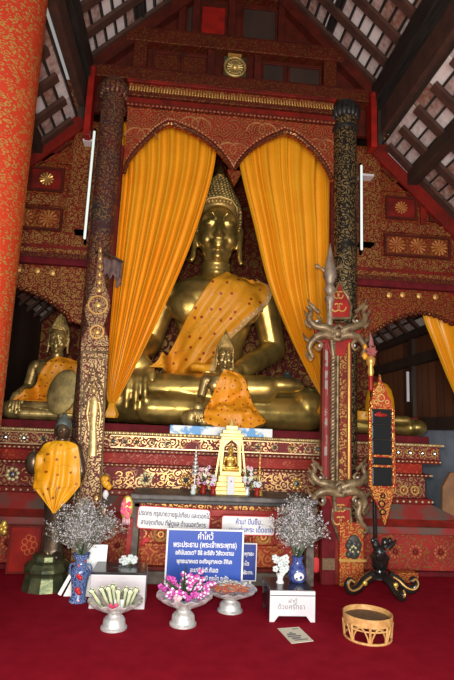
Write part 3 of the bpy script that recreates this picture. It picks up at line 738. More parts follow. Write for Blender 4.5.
rcu = curtain('', [(234, 130), (241, 172), (254, 225), (268, 282), (288, 332), (309, 375), (322, 398)],
              [(336, 135), (331, 180), (331, 235), (330, 290), (330, 340), (330, 380), (327, 402)], 9, 6.24, seed=5)
tag(rcu, 'saffron satin curtain right of the great statue, gathered down to the right', 'curtain')
fcu = curtain('', [(419, 298), (424, 320), (434, 345), (446, 375), (458, 402)],
              [(500, 300), (500, 330), (500, 350), (496, 380), (490, 405)], 8, 6.42, seed=9, amp=.05)
tag(fcu, 'yellow curtain hanging in the side bay at the right edge', 'curtain')
# tasselled tail of the left curtain, tied round
for o, a, lab in ((lcu, at(112, 404, 6.24), 'l'), (rcu, at(325, 401, 6.24), 'r')):
    q = MB(); q.lathe([(.02, .03), (.045, 0), (.05, -.04), (.085, -.12), (.07, -.16), (.01, -.15)], 14, a, fn=lambda t, r, z: (r*(1+.18*math.sin(5*t)), z))
    e = q.build('tied_end', m_curtain, o, smooth=True)
# ------------------------------------------------------------ seated statue, unit height from seat to tip
def seated_body():
    q = MB()
    q.tube([(0, .03, .05), (0, .03, .14), (0, .02, .22), (0, .01, .30), (0, .0, .40), (0, .0, .48), (0, 0, .525), (0, 0, .555), (0, 0, .575)],
           [.13, .150, .122, .116, .148, .172, .160, .105, .06], 24, .68)
    for s in (-1, 1):
        q.ell((s*.178, .0, .490), (.062, .058, .060)); q.ell((s*.085, -.055, .435), (.085, .05, .07))
        q.cap((s*.192, 0, .485), .056, (s*.235, .02, .30), .047)
        q.cap((s*.09, .05, .09), .10, (s*.315, -.10, .085), .078); q.ell((s*.325, -.105, .082), (.075, .09, .078))
    # right arm (left in view) reaches over the shin
    q.cap((-.235, .02, .30), .046, (-.262, -.17, .225), .034); q.ell((-.262, -.205, .195), (.050, .032, .050))
    for k, (dx, zl_) in enumerate(((-.040, .075), (-.014, .045), (.012, .040), (.038, .062))):
        x = -.262+dx; q.tube([(x, -.215, .185), (x, -.240, .145), (x+dx*.1, -.250, .105), (x+dx*.12, -.242, zl_)], [.0135, .0125, .011, .008], 8)
    q.tube([(-.222, -.205, .205), (-.200, -.228, .165), (-.200, -.235, .135)], [.013, .012, .009], 8)
    # left arm rests in the lap
    q.cap((.235, .02, .30), .046, (.10, -.13, .205), .036); q.ell((.04, -.165, .195), (.06, .045, .022))
    for k in range(4): q.cap((.0, -.185+k*.018, .198), .011, (-.075, -.175+k*.016, .200), .009, 8)
    q.cap((.03, -.20, .20), .012, (-.01, -.205, .225), .009, 8)
    # crossed shins
    q.cap((-.32, -.135, .115), .060, (.17, -.20, .135), .046); q.ell((.225, -.195, .150), (.085, .04, .028))
    q.cap((.33, -.13, .060), .062, (-.20, -.205, .055), .052); q.cap((-.36, -.08, .085), .078, (.36, -.08, .085), .078); q.cap((-.30, .02, .09), .085, (.30, .02, .09), .085)
    # neck rings, head
    q.cap((0, 0, .56), .058, (0, -.005, .64), .050)
    for z in (.575, .592, .609): q.torus((0, -.004, z), .052, .008, 'z', 20, 6)
    q.ell((0, -.008, .745), (.079, .084, .115), 24, 16); q.ell((0, -.020, .662), (.058, .058, .052), 16, 12)
    q.ell((0, -.066, .632), (.022, .018, .018)); 
    for s in (-1, 1):
        q.ell((s*.042, -.052, .700), (.030, .030, .034))
        q.ell((s*.034, -.080, .750), (.025, .013, .010)); q.tube([(s*.012, -.092, .757), (s*.034, -.094, .763), (s*.060, -.074, .755)], [.003, .0045, .003], 6); q.tube([(s*.010, -.093, .772), (s*.028, -.094, .788), (s*.050, -.082, .790), (s*.070, -.058, .772)], [.006, .007, .007, .004], 6)
        q.ell((s*.012, -.100, .703), (.011, .012, .009))
        q.tube([(s*.082, -.002, .785), (s*.092, .004, .76), (s*.090, .0, .72), (s*.088, -.006, .68), (s*.090, -.008, .64), (s*.097, -.012, .622), (s*.104, -.014, .630)], [.010, .014, .013, .011, .012, .010, .006], 8)
    q.tube([(0, -.090, .775), (0, -.098, .745), (0, -.110, .715), (0, -.113, .705), (0, -.100, .696)], [.008, .009, .013, .014, .006], 8)
    for s in (-1, 1):
        q.tube([(0, -.097, .677), (s*.012, -.0975, .680), (s*.030, -.084, .682)], [.0085, .008, .003], 6)
        q.tube([(0, -.094, .662), (s*.012, -.091, .662), (s*.025, -.080, .669)], [.0095, .0085, .003], 6)
    return q
BODY = blob(seated_body(), .0062, 2)
BODY_LOW = blob(seated_body(), .011, 1)
def hair_mesh():
    q = MB()
    # scalp behind the hairline, rising to a curl-covered cone
    prof = [(.0, .680), (.060, .70), (.082, .74), (.089, .79), (.088, .83), (.080, .862), (.069, .885), (.056, .91), (.042, .94), (.029, .966), (.019, .985), (.0, .99)]
    def fn(a, r, z):
        front = max(0, -math.sin(a))
        if z < .845: r = r*(1-.36*front**.7)
        else: r = r*(1+.02)
        return r, z
    q.lathe(prof, 40, (0, .008, 0), fn)
    def rad(z):
        for i in range(len(prof)-1):
            if prof[i][1] <= z <= prof[i+1][1]:
                f = (z-prof[i][1])/(prof[i+1][1]-prof[i][1]); return lerp(prof[i][0], prof[i+1][0], f)
        return .02
    z = .72; row = 0
    while z < .98:
        r = rad(z); n = max(5, int(2*PI*r/.0145))
        for k in range(n):
            a = 2*PI*(k+.5*(row % 2))/n; front = max(0, -math.sin(a))
            zz = z
            if z < .843 and front > .30: continue
            q.ell((r*math.cos(a), .008+r*math.sin(a), zz), (.0085, .0085, .0085), 6, 4)
        z += .0125; row += 1
    q.tube([(-.072, -.048, .80), (-.066, -.062, .83), (-.045, -.076, .852), (0, -.082, .860), (.045, -.076, .852), (.066, -.062, .83), (.072, -.048, .80)], .006, 6)
    return q
def flame_mesh():
    q = MB(); q.lathe([(.020, .975), (.024, .983), (.019, .990), (.017, 1.000), (.012, 1.012), (.006, 1.024), (.001, 1.034)], 12, fn=lambda a, r, z: (r*(1+.14*math.sin(5*a)), z)); return q
def scaled(me, s, c, rz=0):
    m = me.copy(); m.transform(Matrix.Translation(Vector((0, 0, 0))) @ Matrix.Scale(s, 4) @ Matrix.Rotation(rz, 4, 'Z')); return m
def mbmesh(q):
    me = bpy.data.meshes.new('m'); me.from_pydata([tuple(p) for p in q.v], [], q.f)
    bm = bmesh.new(); bm.from_mesh(me); bmesh.ops.recalc_face_normals(bm, faces=bm.faces)
    for f in bm.faces: f.smooth = True
    bm.to_mesh(me); bm.free(); return me
HAIR = mbmesh(hair_mesh()); FLAME = mbmesh(flame_mesh())
def drape(me, fn, nu, nv, off=.012, folds=None, far=-1.2, ymax=.25, mode=None, sm=6):
    """cloth grid: x,z come from fn(u,v); y lies on the body in front"""
    bv = bvh_of(me); P = [[fn(i/nu, j/nv) for i in range(nu+1)] for j in range(nv+1)]
    Y = [[None]*(nu+1) for _ in range(nv+1)]
    for j in range(nv+1):
        for i in range(nu+1):
            h = bv.ray_cast(Vector((P[j][i][0], far, P[j][i][1])), Vector((0, 1, 0)))
            if h[0] is not None and h[0].y < ymax: Y[j][i] = h[0].y-off
    for _ in range(80):      # spread into places where nothing lies behind
        miss = [(j, i) for j in range(nv+1) for i in range(nu+1) if Y[j][i] is None]
        if not miss: break
        new = {}
        for j, i in miss:
            nb = [Y[a][c] for a, c in ((j-1, i), (j+1, i), (j, i-1), (j, i+1)) if 0 <= a <= nv and 0 <= c <= nu and Y[a][c] is not None]
            if nb: new[(j, i)] = sum(nb)/len(nb)
        for (j, i), y in new.items(): Y[j][i] = y
    H = [r[:] for r in Y]
    for _ in range(sm):
        Z = [r[:] for r in Y]
        for j in range(nv+1):
            for i in range(nu+1):
                nb = [Y[a][c] for a, c in ((j-1, i), (j+1, i), (j, i-1), (j, i+1)) if 0 <= a <= nv and 0 <= c <= nu]
                Z[j][i] = min(H[j][i], .3*Y[j][i]+.7*sum(nb)/len(nb))
        Y = Z
    q = MB(); vs = [(P[j][i][0], Y[j][i]-(folds(i/nu, j/nv) if folds else 0), P[j][i][1]) for j in range(nv+1) for i in range(nu+1)]
    q.add(vs, [(j*(nu+1)+i, j*(nu+1)+i+1, (j+1)*(nu+1)+i+1, (j+1)*(nu+1)+i) for j in range(nv) for i in range(nu)])
    m = mbmesh(q); return m
def sash_fn(L, Rr):
    def fn(u, v):
        a = curve([(x, 0, z) for x, z in L], v); c = curve([(x, 0, z) for x, z in Rr], v); p = a.lerp(c, u); return p.x, p.z
    return fn
def put(name, me, mat, root, s, kind=None, **k):
    m = me.copy(); m.transform(Matrix.Scale(s, 4)); return link(name, m, mat, root, WL[root.name], **k)
def statue(label, loc, s, gold, hair, robe_me, robe_mat, group=None, body=None, rz=0):
    t = thing('seated_statue', label, 'statue', loc, group)
    put('body', body or BODY, gold, t, s); h = put('hair', HAIR, hair, t, s); put('flame_finial', FLAME, gold, h, s)
    r = put('robe', robe_me, robe_mat, t, s, solid=.006*s); t.rotation_euler.z = rz; return t
# --- the great one
U = 3.92
for m_ in (BODY, BODY_LOW):
    for v_ in m_.vertices: v_.co.z = max(v_.co.z, .0015)
fo = lambda u, v: .004*math.sin(u*26+v*3)
sash = drape(BODY, sash_fn([(.035, .572), (-.02, .52), (-.07, .44), (-.115, .355), (-.155, .27), (-.19, .205), (-.215, .185)],
                           [(.165, .555), (.205, .52), (.195, .46), (.12, .38), (.055, .31), (.02, .24), (.0, .185)]), 40, 60, .012, fo)
st = statue('great gilded seated statue with dotted orange sash between the two saffron curtains', (.445, 7.52, 1.52), U, m_gold, m_hair, sash, m_robe)
# trimmed hem of the sash
q = MB()
hem = drape(BODY, sash_fn([(.150, .56), (.19, .525), (.178, .465), (.10, .385), (.035, .31), (.0, .24), (-.02, .185)],
                          [(.165, .555), (.205, .52), (.195, .46), (.12, .38), (.055, .31), (.02, .24), (.0, .185)]), 4, 60, .022, None)
put('sash_hem', hem, cloth('pale_trim', (.75, .50, .16), (.55, .25, .05), dots=(14, .2, (.8, .65, .4))), st, U, solid=.01)
# --- small one in front
s2 = 1.17
cape = drape(BODY, sash_fn([(.0, .60), (-.05, .53), (-.09, .42), (-.13, .30), (-.19, .18), (-.21, .08), (-.17, .03)],
                           [(.10, .59), (.18, .555), (.235, .47), (.285, .33), (.35, .19), (.43, .08), (.30, .03)]), 34, 44, .012, lambda u, v: .006*v*math.sin(u*34), sm=5)
for v_ in cape.vertices:    # lower edge falls to a point
    if v_.co.z < .12: v_.co.z -= max(0, .10-abs(v_.co.x-.10)*.42)*(.12-v_.co.z)/.09; v_.co.y -= (.12-v_.co.z)*.35
statue('small bronze seated statue in spotted orange robe, in front of the great one', (at(222, 425, 6.36).x, 6.36, 1.52), s2, m_gold_dark, m_hair, cape, m_robe_s)
for v_ in cape.vertices: v_.co.z = max(v_.co.z, .004)
# --- left bay
s3 = at(53, 313, 6.8).z-1.52
_r = 0
rob3 = drape(BODY, sash_fn([(.02, .585), (-.05, .53), (-.10, .44), (-.15, .34), (-.20, .25), (-.26, .19), (-.28, .165)],
                           [(.13, .575), (.215, .53), (.235, .46), (.24, .38), (.22, .30), (.15, .22), (.09, .165)]), 34, 50, .014, fo)
statue('gilded seated statue with orange robe in the left bay behind the standing figure', (at(51, 420, 6.8).x, 6.8, 1.52), s3, m_gold_dark, m_gold_dark, rob3, m_robe_s)
# --- shrouded one at right, behind the mirror banner
t = thing('draped_statue', 'small gilded figure draped in orange cloth behind the mirror banner at right', 'statue', (at(380, 425, 6.9).x, 6.9, 1.52))
lowb = MB(); lowb.cap((-.36, -.10, .075), .07, (.36, -.10, .075), .075); lowb.cap((-.33, -.13, .15), .05, (.2, -.2, .15), .05); lowb.ell((.34, -.1, .09), (.11, .12, .085)); lowb.ell((0, 0, .3), (.11, .08, .22)); lowb.ell((0, 0, .48), (.06, .06, .08)); lowb.ell((0, 0, .1), (.3, .18, .09))
put('body', blob(lowb, .012, 3), m_gold, t, 1.30)
q = MB(); q.lathe([(.155, .12), (.158, .30), (.150, .40), (.128, .49), (.085, .555), (.02, .585)], 40, (0, 0, 0), lambda a, r, z: (r*(1+.05*math.sin(9*a)*(.7-z)), z), sy=.8)
put('cloth', mbmesh(q), m_curtain, t, 1.22, solid=.008)
# yellow sashes tied from behind the columns
for (px0, px1, py, lab) in ((72, 84, 408, 'left'), (346, 364, 413, 'right')):
    a = at(px0, py, 6.4); b_ = at(px1, py, 6.4); q = MB()
    q.grid(lambda u, v: (lerp(a.x-.15, b_.x+.10, u), 6.42+.01*math.sin(u*20), a.z+.05-.11*v-.02*u), 20, 8)
    tag(q.build('yellow_sash', m_robe_gold, solid=.01, smooth=True, origin=(a.x, 6.42, a.z-.06)), 'strip of yellow cloth stretched behind the %s' % ('carved relief board at left' if lab == 'left' else 'black gilded column at right'), 'cloth')
# --- little grey bust behind the lap
p = at(287, 384, 8.3)
q = MB(); q.lathe([(.10, -.35), (.11, -.1), (.07, -.02), (.055, .0)], 16, p); q.ell(p+Vector((0, 0, .06)), (.095, .095, .11)); q.ell(p+Vector((0, -.09, .05)), (.03, .02, .04)); q.ell(p+Vector((0, 0, .16)), (.05, .05, .05)); q.box(p.x-.12, p.x+.12, p.y-.1, p.y+.1, 1.52, p.z-.34)
tag(q.build('small_bust', m_greyhair, origin=(p.x, p.y, 1.52), smooth=True), 'small grey bust peering over the knee of the great statue', 'bust')
# painted slab under the small statue
a = at(170, 428, 5.97); b_ = at(272, 432, 5.97)
q = MB(); q.box(a.x, b_.x, 5.935, 6.015, 1.434, 1.53)
tag(q.build('painted_slab', m_slab, origin=((a.x+b_.x)/2, 5.97, 1.434), bevel=.006), 'blue and white painted slab below the small robed statue', 'slab')
# --- leaf-shaped fan behind the standing figure
t = thing('ceremonial_fan', 'large oval dark gold leaf fan behind head of standing figure', 'fan', (at(62, 425, 6.25).x, 6.25, 1.52))
c = at(63, 392, 6.2); q = MB(); q.ell(c, (.17, .02, .27), 28, 18, Matrix.Rotation(R(14), 4, 'Y').to_3x3()); q.build('blade', mottled('olive_leaf_gilt', (.30, .22, .07), (.12, .09, .03), .5, .6, scale=8), t, smooth=True)
q = MB(); q.tube([(c.x-.04, 6.235, 1.52), (c.x, 6.22, c.z), (c.x+.05, 6.2, c.z+.25)], .012, 6); q.build('handle', m_bronze, t, smooth=True)
# ------------------------------------------------------------ standing statue on a round bronze base
bx = at(44, 588, 5.2)
ST = thing('standing_statue', 'dark bronze standing statue in golden robe on green bronze base at left', 'statue', (bx.x, 5.25, 0))
q = MB(); X0, Y0 = bx.x, 5.25
q.lathe([(.215, 0), (.195, .11), (.19, .12), (.185, .125), (.19, .14), (.21, .165), (.21, .19), (.19, .215), (.18, .23), (.145, .25), (.14, .29), (.12, .305)], 12, (X0, Y0, 0)); q.build('round_base', m_greenbronze, ST)
H0 = .29; hs = (at(62, 415, 5.25).z-H0)/1.02
lean = at(62, 430, 5.25).x-(at(50, 560, 5.25).x)
def sp(x, y, z): return (X0+.03+x*hs+lean*.55*z, Y0+y*hs, H0+z*hs)
q = MB(); 
q.tube([sp(0, 0, .0), sp(0, 0, .04), sp(0, 0, .20), sp(0, 0, .36), sp(0, 0, .46), sp(0, 0, .56), sp(0, 0, .64), sp(0, 0, .74), sp(0, 0, .80), sp(0, 0, .83)], [w*hs for w in (.085, .080, .075, .090, .098, .082, .092, .112, .085, .04)], 20, .72)
for s in (-1, 1):
    q.ell(sp(s*.115, 0, .775), (.04*hs,)*3); q.cap(sp(s*.12, 0, .77), .036*hs, sp(s*.165, .01, .60), .030*hs)
    q.cap(sp(s*.045, 0, .0), .036*hs, sp(s*.05, -.07, -.005), .028*hs)
q.cap(sp(-.165, .01, .60), .030*hs, sp(-.12, -.14, .63), .022*hs); q.ell(sp(-.115, -.155, .66), (.026*hs, .016*hs, .038*hs))
for k in range(4): q.cap(sp(-.135+k*.013, -.16, .685), .0075*hs, sp(-.137+k*.014, -.163, .735-.008*abs(k-1.5)), .006*hs, 6)
q.cap(sp(-.088, -.155, .66), .009*hs, sp(-.078, -.165, .70), .006*hs, 6)
q.cap(sp(.165, .01, .60), .030*hs, sp(.14, -.05, .46), .022*hs); q.ell(sp(.14, -.055, .42), (.018*hs, .02*hs, .034*hs))
for k in range(4): q.cap(sp(.14, -.075+k*.012, .40), .007*hs, sp(.138, -.072+k*.012, .355), .006*hs, 6)
q.cap(sp(0, 0, .81), .038*hs, sp(0, 0, .86), .034*hs); q.ell(sp(0, -.005, .905), (.056*hs, .060*hs, .072*hs)); q.cap(sp(0, -.062, .915), .006*hs, sp(0, -.072, .893), .009*hs)
for s in (-1, 1): q.cap(sp(s*.058, 0, .93), .010*hs, sp(s*.06, 0, .855), .007*hs); q.ell(sp(s*.020, -.056, .915), (.012*hs, .007*hs, .006*hs))
q.ell(sp(0, -.056, .872), (.016*hs, .008*hs, .006*hs))
sb = blob(q, .009, 2); sb_o = link('body', sb, m_bronze, ST, (0, 0, 0)); sb_o.location = -WL[ST.name]; WL[sb_o.name] = Vector((0, 0, 0))
q = MB(); q.lathe([(.058, .89), (.063, .925), (.060, .95), (.048, .985), (.026, 1.0), (.022, 1.02), (.0, 1.04)], 20, (0, 0, 0)); 
q.v = [Vector(sp(p.x, p.y+.010, p.z)) for p in q.v]; 
for i, p in enumerate(q.v): pass
q.build('hair_cap', m_greyhair, ST, smooth=True)
Lr = [sp(*p) for p in ((-.04, 0, .825), (-.115, 0, .80), (-.138, 0, .74), (-.15, 0, .65), (-.158, 0, .57), (-.168, 0, .48), (-.160, 0, .462), (-.11, 0, .41), (-.05, 0, .355), (-.005, 0, .305))]
Rr = [sp(*p) for p in ((.045, 0, .825), (.12, 0, .80), (.142, 0, .74), (.155, 0, .65), (.165, 0, .58), (.175, 0, .51), (.165, 0, .49), (.115, 0, .42), (.06, 0, .36), (.005, 0, .300))]
fnr = sash_fn([(p[0], p[2]) for p in Lr], [(p[0], p[2]) for p in Rr])
cp = drape(sb, fnr, 30, 40, .015, lambda u, v: .022*min(1, v*1.6)*math.sin(u*30+v*3)*math.sin(PI*u), far=3.0, ymax=6, sm=14)
o = link('robe', cp, m_robe_gold, ST, (0, 0, 0), solid=.006); o.location = -WL[ST.name]
q = MB(); q.ell(sp(-.175, -.10, .66), (.055*hs, .045*hs, .085*hs), 20, 14); q.lathe([(.02, 0), (.012, .03)], 10, sp(-.175, -.10, .74)); q.build('alms_bowl', m_bronze, ST, smooth=True)
# ------------------------------------------------------------ tall carved relief board at left
def pts_at(L, Y): return [(at(a, c, Y).x, at(a, c, Y).z) for a, c in L]
YB = 5.62
CB = thing('carved_board', 'tall carved board with spired top and standing relief figure, beside left curtain', 'board', (at(90, 560, YB).x, YB, 0))
m_cb = gilt('carved_board_gilt', (.17, .03, .025), (.50, .35, .16), s=.055, k=14, thr=-.15, wear=.40)
out = pts_at([(80, 350), (80, 400), (79, 450), (78, 500), (77, 560), (99, 560), (101, 500), (104, 450), (106, 400), (107, 350)], YB)
bz = lambda L: L
q = MB(); lo = pts_at([(79, 345)], YB)[0]
x0b = at(80, 400, YB).x; x1b = at(107, 400, YB).x
q.prism([(at(80, 360, YB).x, at(90, 347, YB).z), (at(77, 480, YB).x, .9), (at(77, 480, YB).x+.01, 0), (at(100, 500, YB).x, 0), (at(101, 480, YB).x, .9), (at(108, 360, YB).x, at(100, 347, YB).z)], YB-.03, YB+.04)
q.build('main_panel', m_cb, CB, bevel=.008)
q = MB(); q.prism(pts_at([(81, 347), (82, 338), (86, 332), (89, 326), (86, 318), (85, 308), (90, 296), (95, 284), (97, 272), (98, 258), (99, 244), (100.5, 235), (102, 246), (103, 260), (104, 274), (106, 286), (110, 298), (110, 308), (107, 318), (104, 325), (106, 332), (109, 339), (109, 347)], YB), YB-.03, YB+.03)
q.build('spired_top', m_cb, CB, bevel=.008)
q = MB()
for (a, c) in (((98, 305)), ((97, 332))):
    p = at(a, c, YB-.03); q.torus(p, .10 if c < 320 else .07, .012, n=18, m=5); q.ell(p, (.035, .014, .035), 8, 6)
for k in range(6): p = at(99+k*.3, 290-k*8, YB-.035); q.ell(p, (.030-.003*k, .014, .034), 8, 6)
q.build('round_relief', m_petalgold, CB, smooth=True)
q = MB(); L = [at(a, c, YB-.035) for a, c in ((84, 408), (84, 392), (90, 378), (94, 366), (98, 378), (104, 392), (104, 408))]
q.tube(L, .014, 6); L = [at(a, c, YB-.035) for a, c in ((87, 405), (88, 392), (94, 380), (99, 392), (101, 405))]; q.tube(L, .009, 6)
for (a, c0, d, e) in ((82, 352, 80, 500), (106, 352, 101, 500)): q.tube([at(a, c0, YB-.035), at(d, e, YB-.035)], .010, 6)
q.tube([at(82, 352, YB-.035), at(107, 352, YB-.035)], .014, 6); q.tube([at(82, 358, YB-.035), at(107, 358, YB-.035)], .008, 6)
q.build('carved_border', m_naga, CB, smooth=True)
q = MB(); f = lambda a, c, d=0: at(a, c, YB-.035-d)
q.ell(f(94, 391), (.030, .03, .042)); q.ell(f(94, 384), (.014, .02, .035)); q.tube([f(94, 396), f(94, 402), f(94, 412), f(93, 425), f(93, 440), f(92, 456)], [.018, .052, .040, .034, .040, .050], 12, .4)
for s in (-1, 1): q.tube([f(94+s*5, 402), f(94+s*7, 414), f(94+s*5, 428)], [.022, .018, .014], 8)
q.build('relief_figure', mottled('relief_gilt', (.70, .52, .22), (.42, .28, .12), .42, .6, scale=20), CB, smooth=True)
q = MB(); q.box(at(77, 500, YB).x-.08, at(100, 500, YB).x+.08, YB-.16, YB+.16, 0, .16); q.build('foot_block', m_gilt_carve, CB, bevel=.01)
q = MB(); x_, z_ = at(84, 496, YB-.06).x, at(84, 496, YB).z
for i, (a, c) in enumerate(((74, 486), (106, 480), (80, 505), (96, 500), (88, 520), (74, 520), (104, 512))):
    p = at(a, c, YB-.05); q.ell(p, (.05, .03, .07), 8, 6)
q.build('leafy_carving', m_gilt_carve, CB, smooth=True)
for (a, c, w, mt) in ((105, 482, .045, m_goldpaint), (106, 493, .04, m_white)):
    pass
p = at(105.5, 484, YB-.11)
q = MB()
for k in range(6): q.ell(p+Vector((random.uniform(-.03, .04), random.uniform(-.02, .02), random.uniform(-.05, .05))), (.03, .02, .035), 8, 6)
o = q.build('yellow_flower', m_robe_gold, CB, smooth=True, label='small yellow cloth flower with a white tag')
q = MB(); q.ell(p+Vector((.01, -.01, -.10)), (.03, .02, .045), 8, 6); q.build('white_tag', m_white, o, smooth=True)
# small fringed parasol piece hanging at the tip of the board
a = at(100, 250, 5.70); b_ = at(122, 262, 5.70)
t = thing('fringed_valance', 'small faded grey-brown fringed cloth sticking out beside the left column', 'valance', (a.x, 5.70, a.z))
m_fade = mottled('faded_cloth', (.20, .12, .10), (.10, .07, .07), .9, scale=15)
q = MB(); q.grid(lambda u, v: (lerp(a.x-.02, b_.x, u), 5.70+.02*math.sin(u*16), lerp(at(101, 256, 5.7).z, at(122, 262, 5.7).z, u)-v*(.20+.03*math.sin(u*25))), 30, 6); q.build('cloth', m_fade, t, solid=.01, smooth=True)
q = MB(); q.tube([a+Vector((-.06, .1, -.0)), a, b_+Vector((.01, 0, 0))], .016, 6); q.build('rod', m_wood, t, smooth=True)
q = MB(); p = b_+Vector((-.02, 0, -.24)); q.tube([p+Vector((0, 0, .06)), p, p+Vector((-.02, 0, -.06))], [.012, .03, .012], 6); q.build('tassel', m_fade, t, smooth=True)
# ------------------------------------------------------------ naga post
YN = 5.48
NP = thing('serpent_post', 'tall carved red post with olive serpent scrolls and pointed spire, right of centre', 'post', (at(340, 583, YN).x, YN, 0))
n_ = lambda a, c, d=0.0: at(a, c, YN-d)
xa, xb = n_(322, 430).x, n_(352, 430).x
q = MB(); q.box(xa, xb, YN, YN+.10, .0, 2.62); q.build('post_board', m_redlac, NP, bevel=.008)
q = MB(); q.box(n_(321, 560).x, n_(335, 560).x, YN-.02, YN+.06, 0, .95); q.build('lower_stile', m_maroon, NP, bevel=.01)
q = MB(); q.box(n_(321.5, 560).x, n_(334, 560).x, YN-.035, YN-.015, .15, .26); q.build('brown_inset', m_rattan_in, NP)
q = MB(); q.box(n_(338, 560).x, n_(362, 560).x, YN-.06, YN+.04, 0, .62); q.build('patterned_base', gilt('base_flora', (.45, .04, .015), (.75, .38, .08), s=.06, k=14, thr=.0, wear=.40), NP, bevel=.008)
q = MB(); q.box(n_(338, 560).x-.01, n_(362, 560).x+.02, YN-.075, YN+.04, .24, .265); q.build('base_line', m_petalgold, NP)
q = MB(); c = n_(354, 547, .07)
for k in range(9): q.ell(c+Vector((random.uniform(-.07, .07), 0, random.uniform(-.10, .10))), (.035, .02, .035), 8, 6)
q.ell(c, (.075, .015, .12), 12, 8); q.build('dark_rose_relief', m_rosedark, NP, smooth=True)
q = MB()
for k in range(7): q.ell(c+Vector((random.uniform(-.05, .05), -.022, random.uniform(-.08, .08))), (.012, .012, .012), 6, 5)
q.build('green_bead', m_petalgreen, NP, smooth=True)
q = MB(); q.box(n_(339, 430).x, n_(346, 430).x, YN-.02, YN, .95, 2.55); q.build('flower_strip', m_gilt_fine, NP)
q = MB(); q.box(n_(327, 430).x-.03, n_(327, 430).x, YN-.012, YN, .95, 2.5); q.build('striped_strip', mottled('red_grey_patch', (.25, .02, .02), (.32, .26, .22), .6, scale=9, lo=.5, hi=.55), NP)
# rope mouldings
q = MB()
for px in (332,):
    zt = 2.56; zb_ = .95; x = n_(px, 430).x
    for ph in (0, PI): q.tube([(x+.016*math.cos(i*.9+ph), YN-.03+.016*math.sin(i*.9+ph), lerp(zb_, zt, i/150)) for i in range(151)], .016, 6)
q.build('rope_moulding', m_naga, NP, smooth=True)
for px in (337, 348.5):
    q = MB(); x = n_(px, 430).x; q.cap((x, YN-.012, .9), .018, (x, YN-.012, 2.58), .018, 8); q.build('gold_moulding', m_petalgold if px > 340 else m_naga, NP, smooth=True)
def cross(cx, cy, s, name):
    C = lambda a, c, d=0: n_(cx+a*s, cy+c*s, d)
    q = MB(); q.prism([(C(*p).x, C(*p).z) for p in ((-26, -6), (-12, -10), (12, -10), (26, -6), (24, 8), (12, 12), (8, 26), (-8, 26), (-12, 12), (-24, 8))], YN-.03, YN+.03); o = q.build(name, m_redbright, NP, bevel=.01)
    q = MB()
    for sg in (-1, 1):
        q.tube(spl([C(sg*4, -2, .06), C(sg*14, -6, .08), C(sg*24, -8, .07), C(sg*31, -16, .06), C(sg*29, -24, .05), C(sg*33, -30, .05)], 20), [.056-.0018*i for i in range(21)], 8)
        q.tube(spl([C(sg*4, 4, .06), C(sg*15, 2, .08), C(sg*25, 6, .07), C(sg*31, 16, .06), C(sg*27, 27, .05)], 20), [.056-.0016*i for i in range(21)], 8)
        q.tube(spl([C(sg*24, 6, .05), C(sg*17, 12, .06), C(sg*20, 19, .05), C(sg*25, 15, .05)], 14), [.024-.001*i for i in range(15)], 6)
        q.tube(spl([C(sg*26, -8, .05), C(sg*18, -14, .06), C(sg*22, -20, .05)], 12), [.024-.0012*i for i in range(13)], 6)
        for a, c in ((34, -20), (30, -32), (25, -27), (34, -10), (35, 6), (33, 26)):
            q.tube([C(sg*(a-5), c+4, .05), C(sg*a, c, .05), C(sg*(a+3), c-6, .04)], [.026, .018, .004], 6)
    q.tube(spl([C(-4, 26, .05), C(-6, 10, .06), C(-5, -2, .09), C(2, -8, .09), C(8, -2, .09), C(4, 7, .09), C(-4, 6, .09)], 26), .024, 8)
    q.build('serpent_scroll', m_naga, o, smooth=True)
    q = MB(); q.ell(C(1, 0, .08), (.05*s, .02, .05*s), 12, 8)
    q.build('boss', m_naga, o, smooth=True)
    q = MB()
    for sg in (-1, 1):
        for a, c in ((19, 14), (17, -1), (22, -13)): q.ell(C(sg*a, c, .05), (.018, .012, .018), 8, 6)
    q.build('grey_stud', m_greymetal, o, smooth=True)
cross(337, 333, .90, 'upper_cross'); cross(339, 489, .84, 'lower_cross')
# leaf crest
def crest(L, cx, cy, name, mat=m_redbright):
    q = MB(); q.prism(pts_at(L, YN), YN-.035, YN+.02); o = q.build(name, mat, NP, bevel=.008)
    q = MB(); P = [Vector((x, YN-.04, z)) for x, z in pts_at(L, YN)]; q.tube(P+[P[0]], .016, 6); q.build('leaf_edge', m_naga, o, smooth=True)
    q = MB(); 
    for sg in (-1, 1):
        q.tube([n_(cx+sg*(3.5+4*math.cos(t*5.5))*(1-t*.4), cy+(5*math.sin(t*5.5))*(1-t*.4), .045) for t in [i/14 for i in range(15)]], .010, 5)
        q.tube([n_(cx+sg*(2+2.5*math.cos(t*5.5)), cy-12+(3.5*math.sin(t*5.5)), .045) for t in [i/12 for i in range(13)]], .008, 5)
    q.build('leaf_scroll', m_petalgold, o, smooth=True); return o
crest([(328, 319), (327, 308), (330, 298), (335, 291), (338.5, 282), (342, 291), (347, 298), (350, 308), (349, 319)], 338.5, 307, 'leaf_crest')
crest([(332, 508), (331, 518), (335, 530), (340, 544), (345, 532), (350, 520), (349, 508)], 340.5, 520, 'hanging_leaf')
q = MB(); q.tube(spl([n_(357, 500, .05), n_(360, 506, .05), n_(358, 514, .05), n_(361, 522, .05), n_(367, 530, .05), n_(364, 533, .04)], 20), [.02, .03]+[.036]*10+[.03-.002*i for i in range(9)], 8)
q.tube(spl([n_(352, 505, .05), n_(357, 512, .05), n_(358, 526, .05), n_(364, 536, .05)], 14), .012, 6)
q.build('curled_leaf', m_naga, NP, smooth=True)
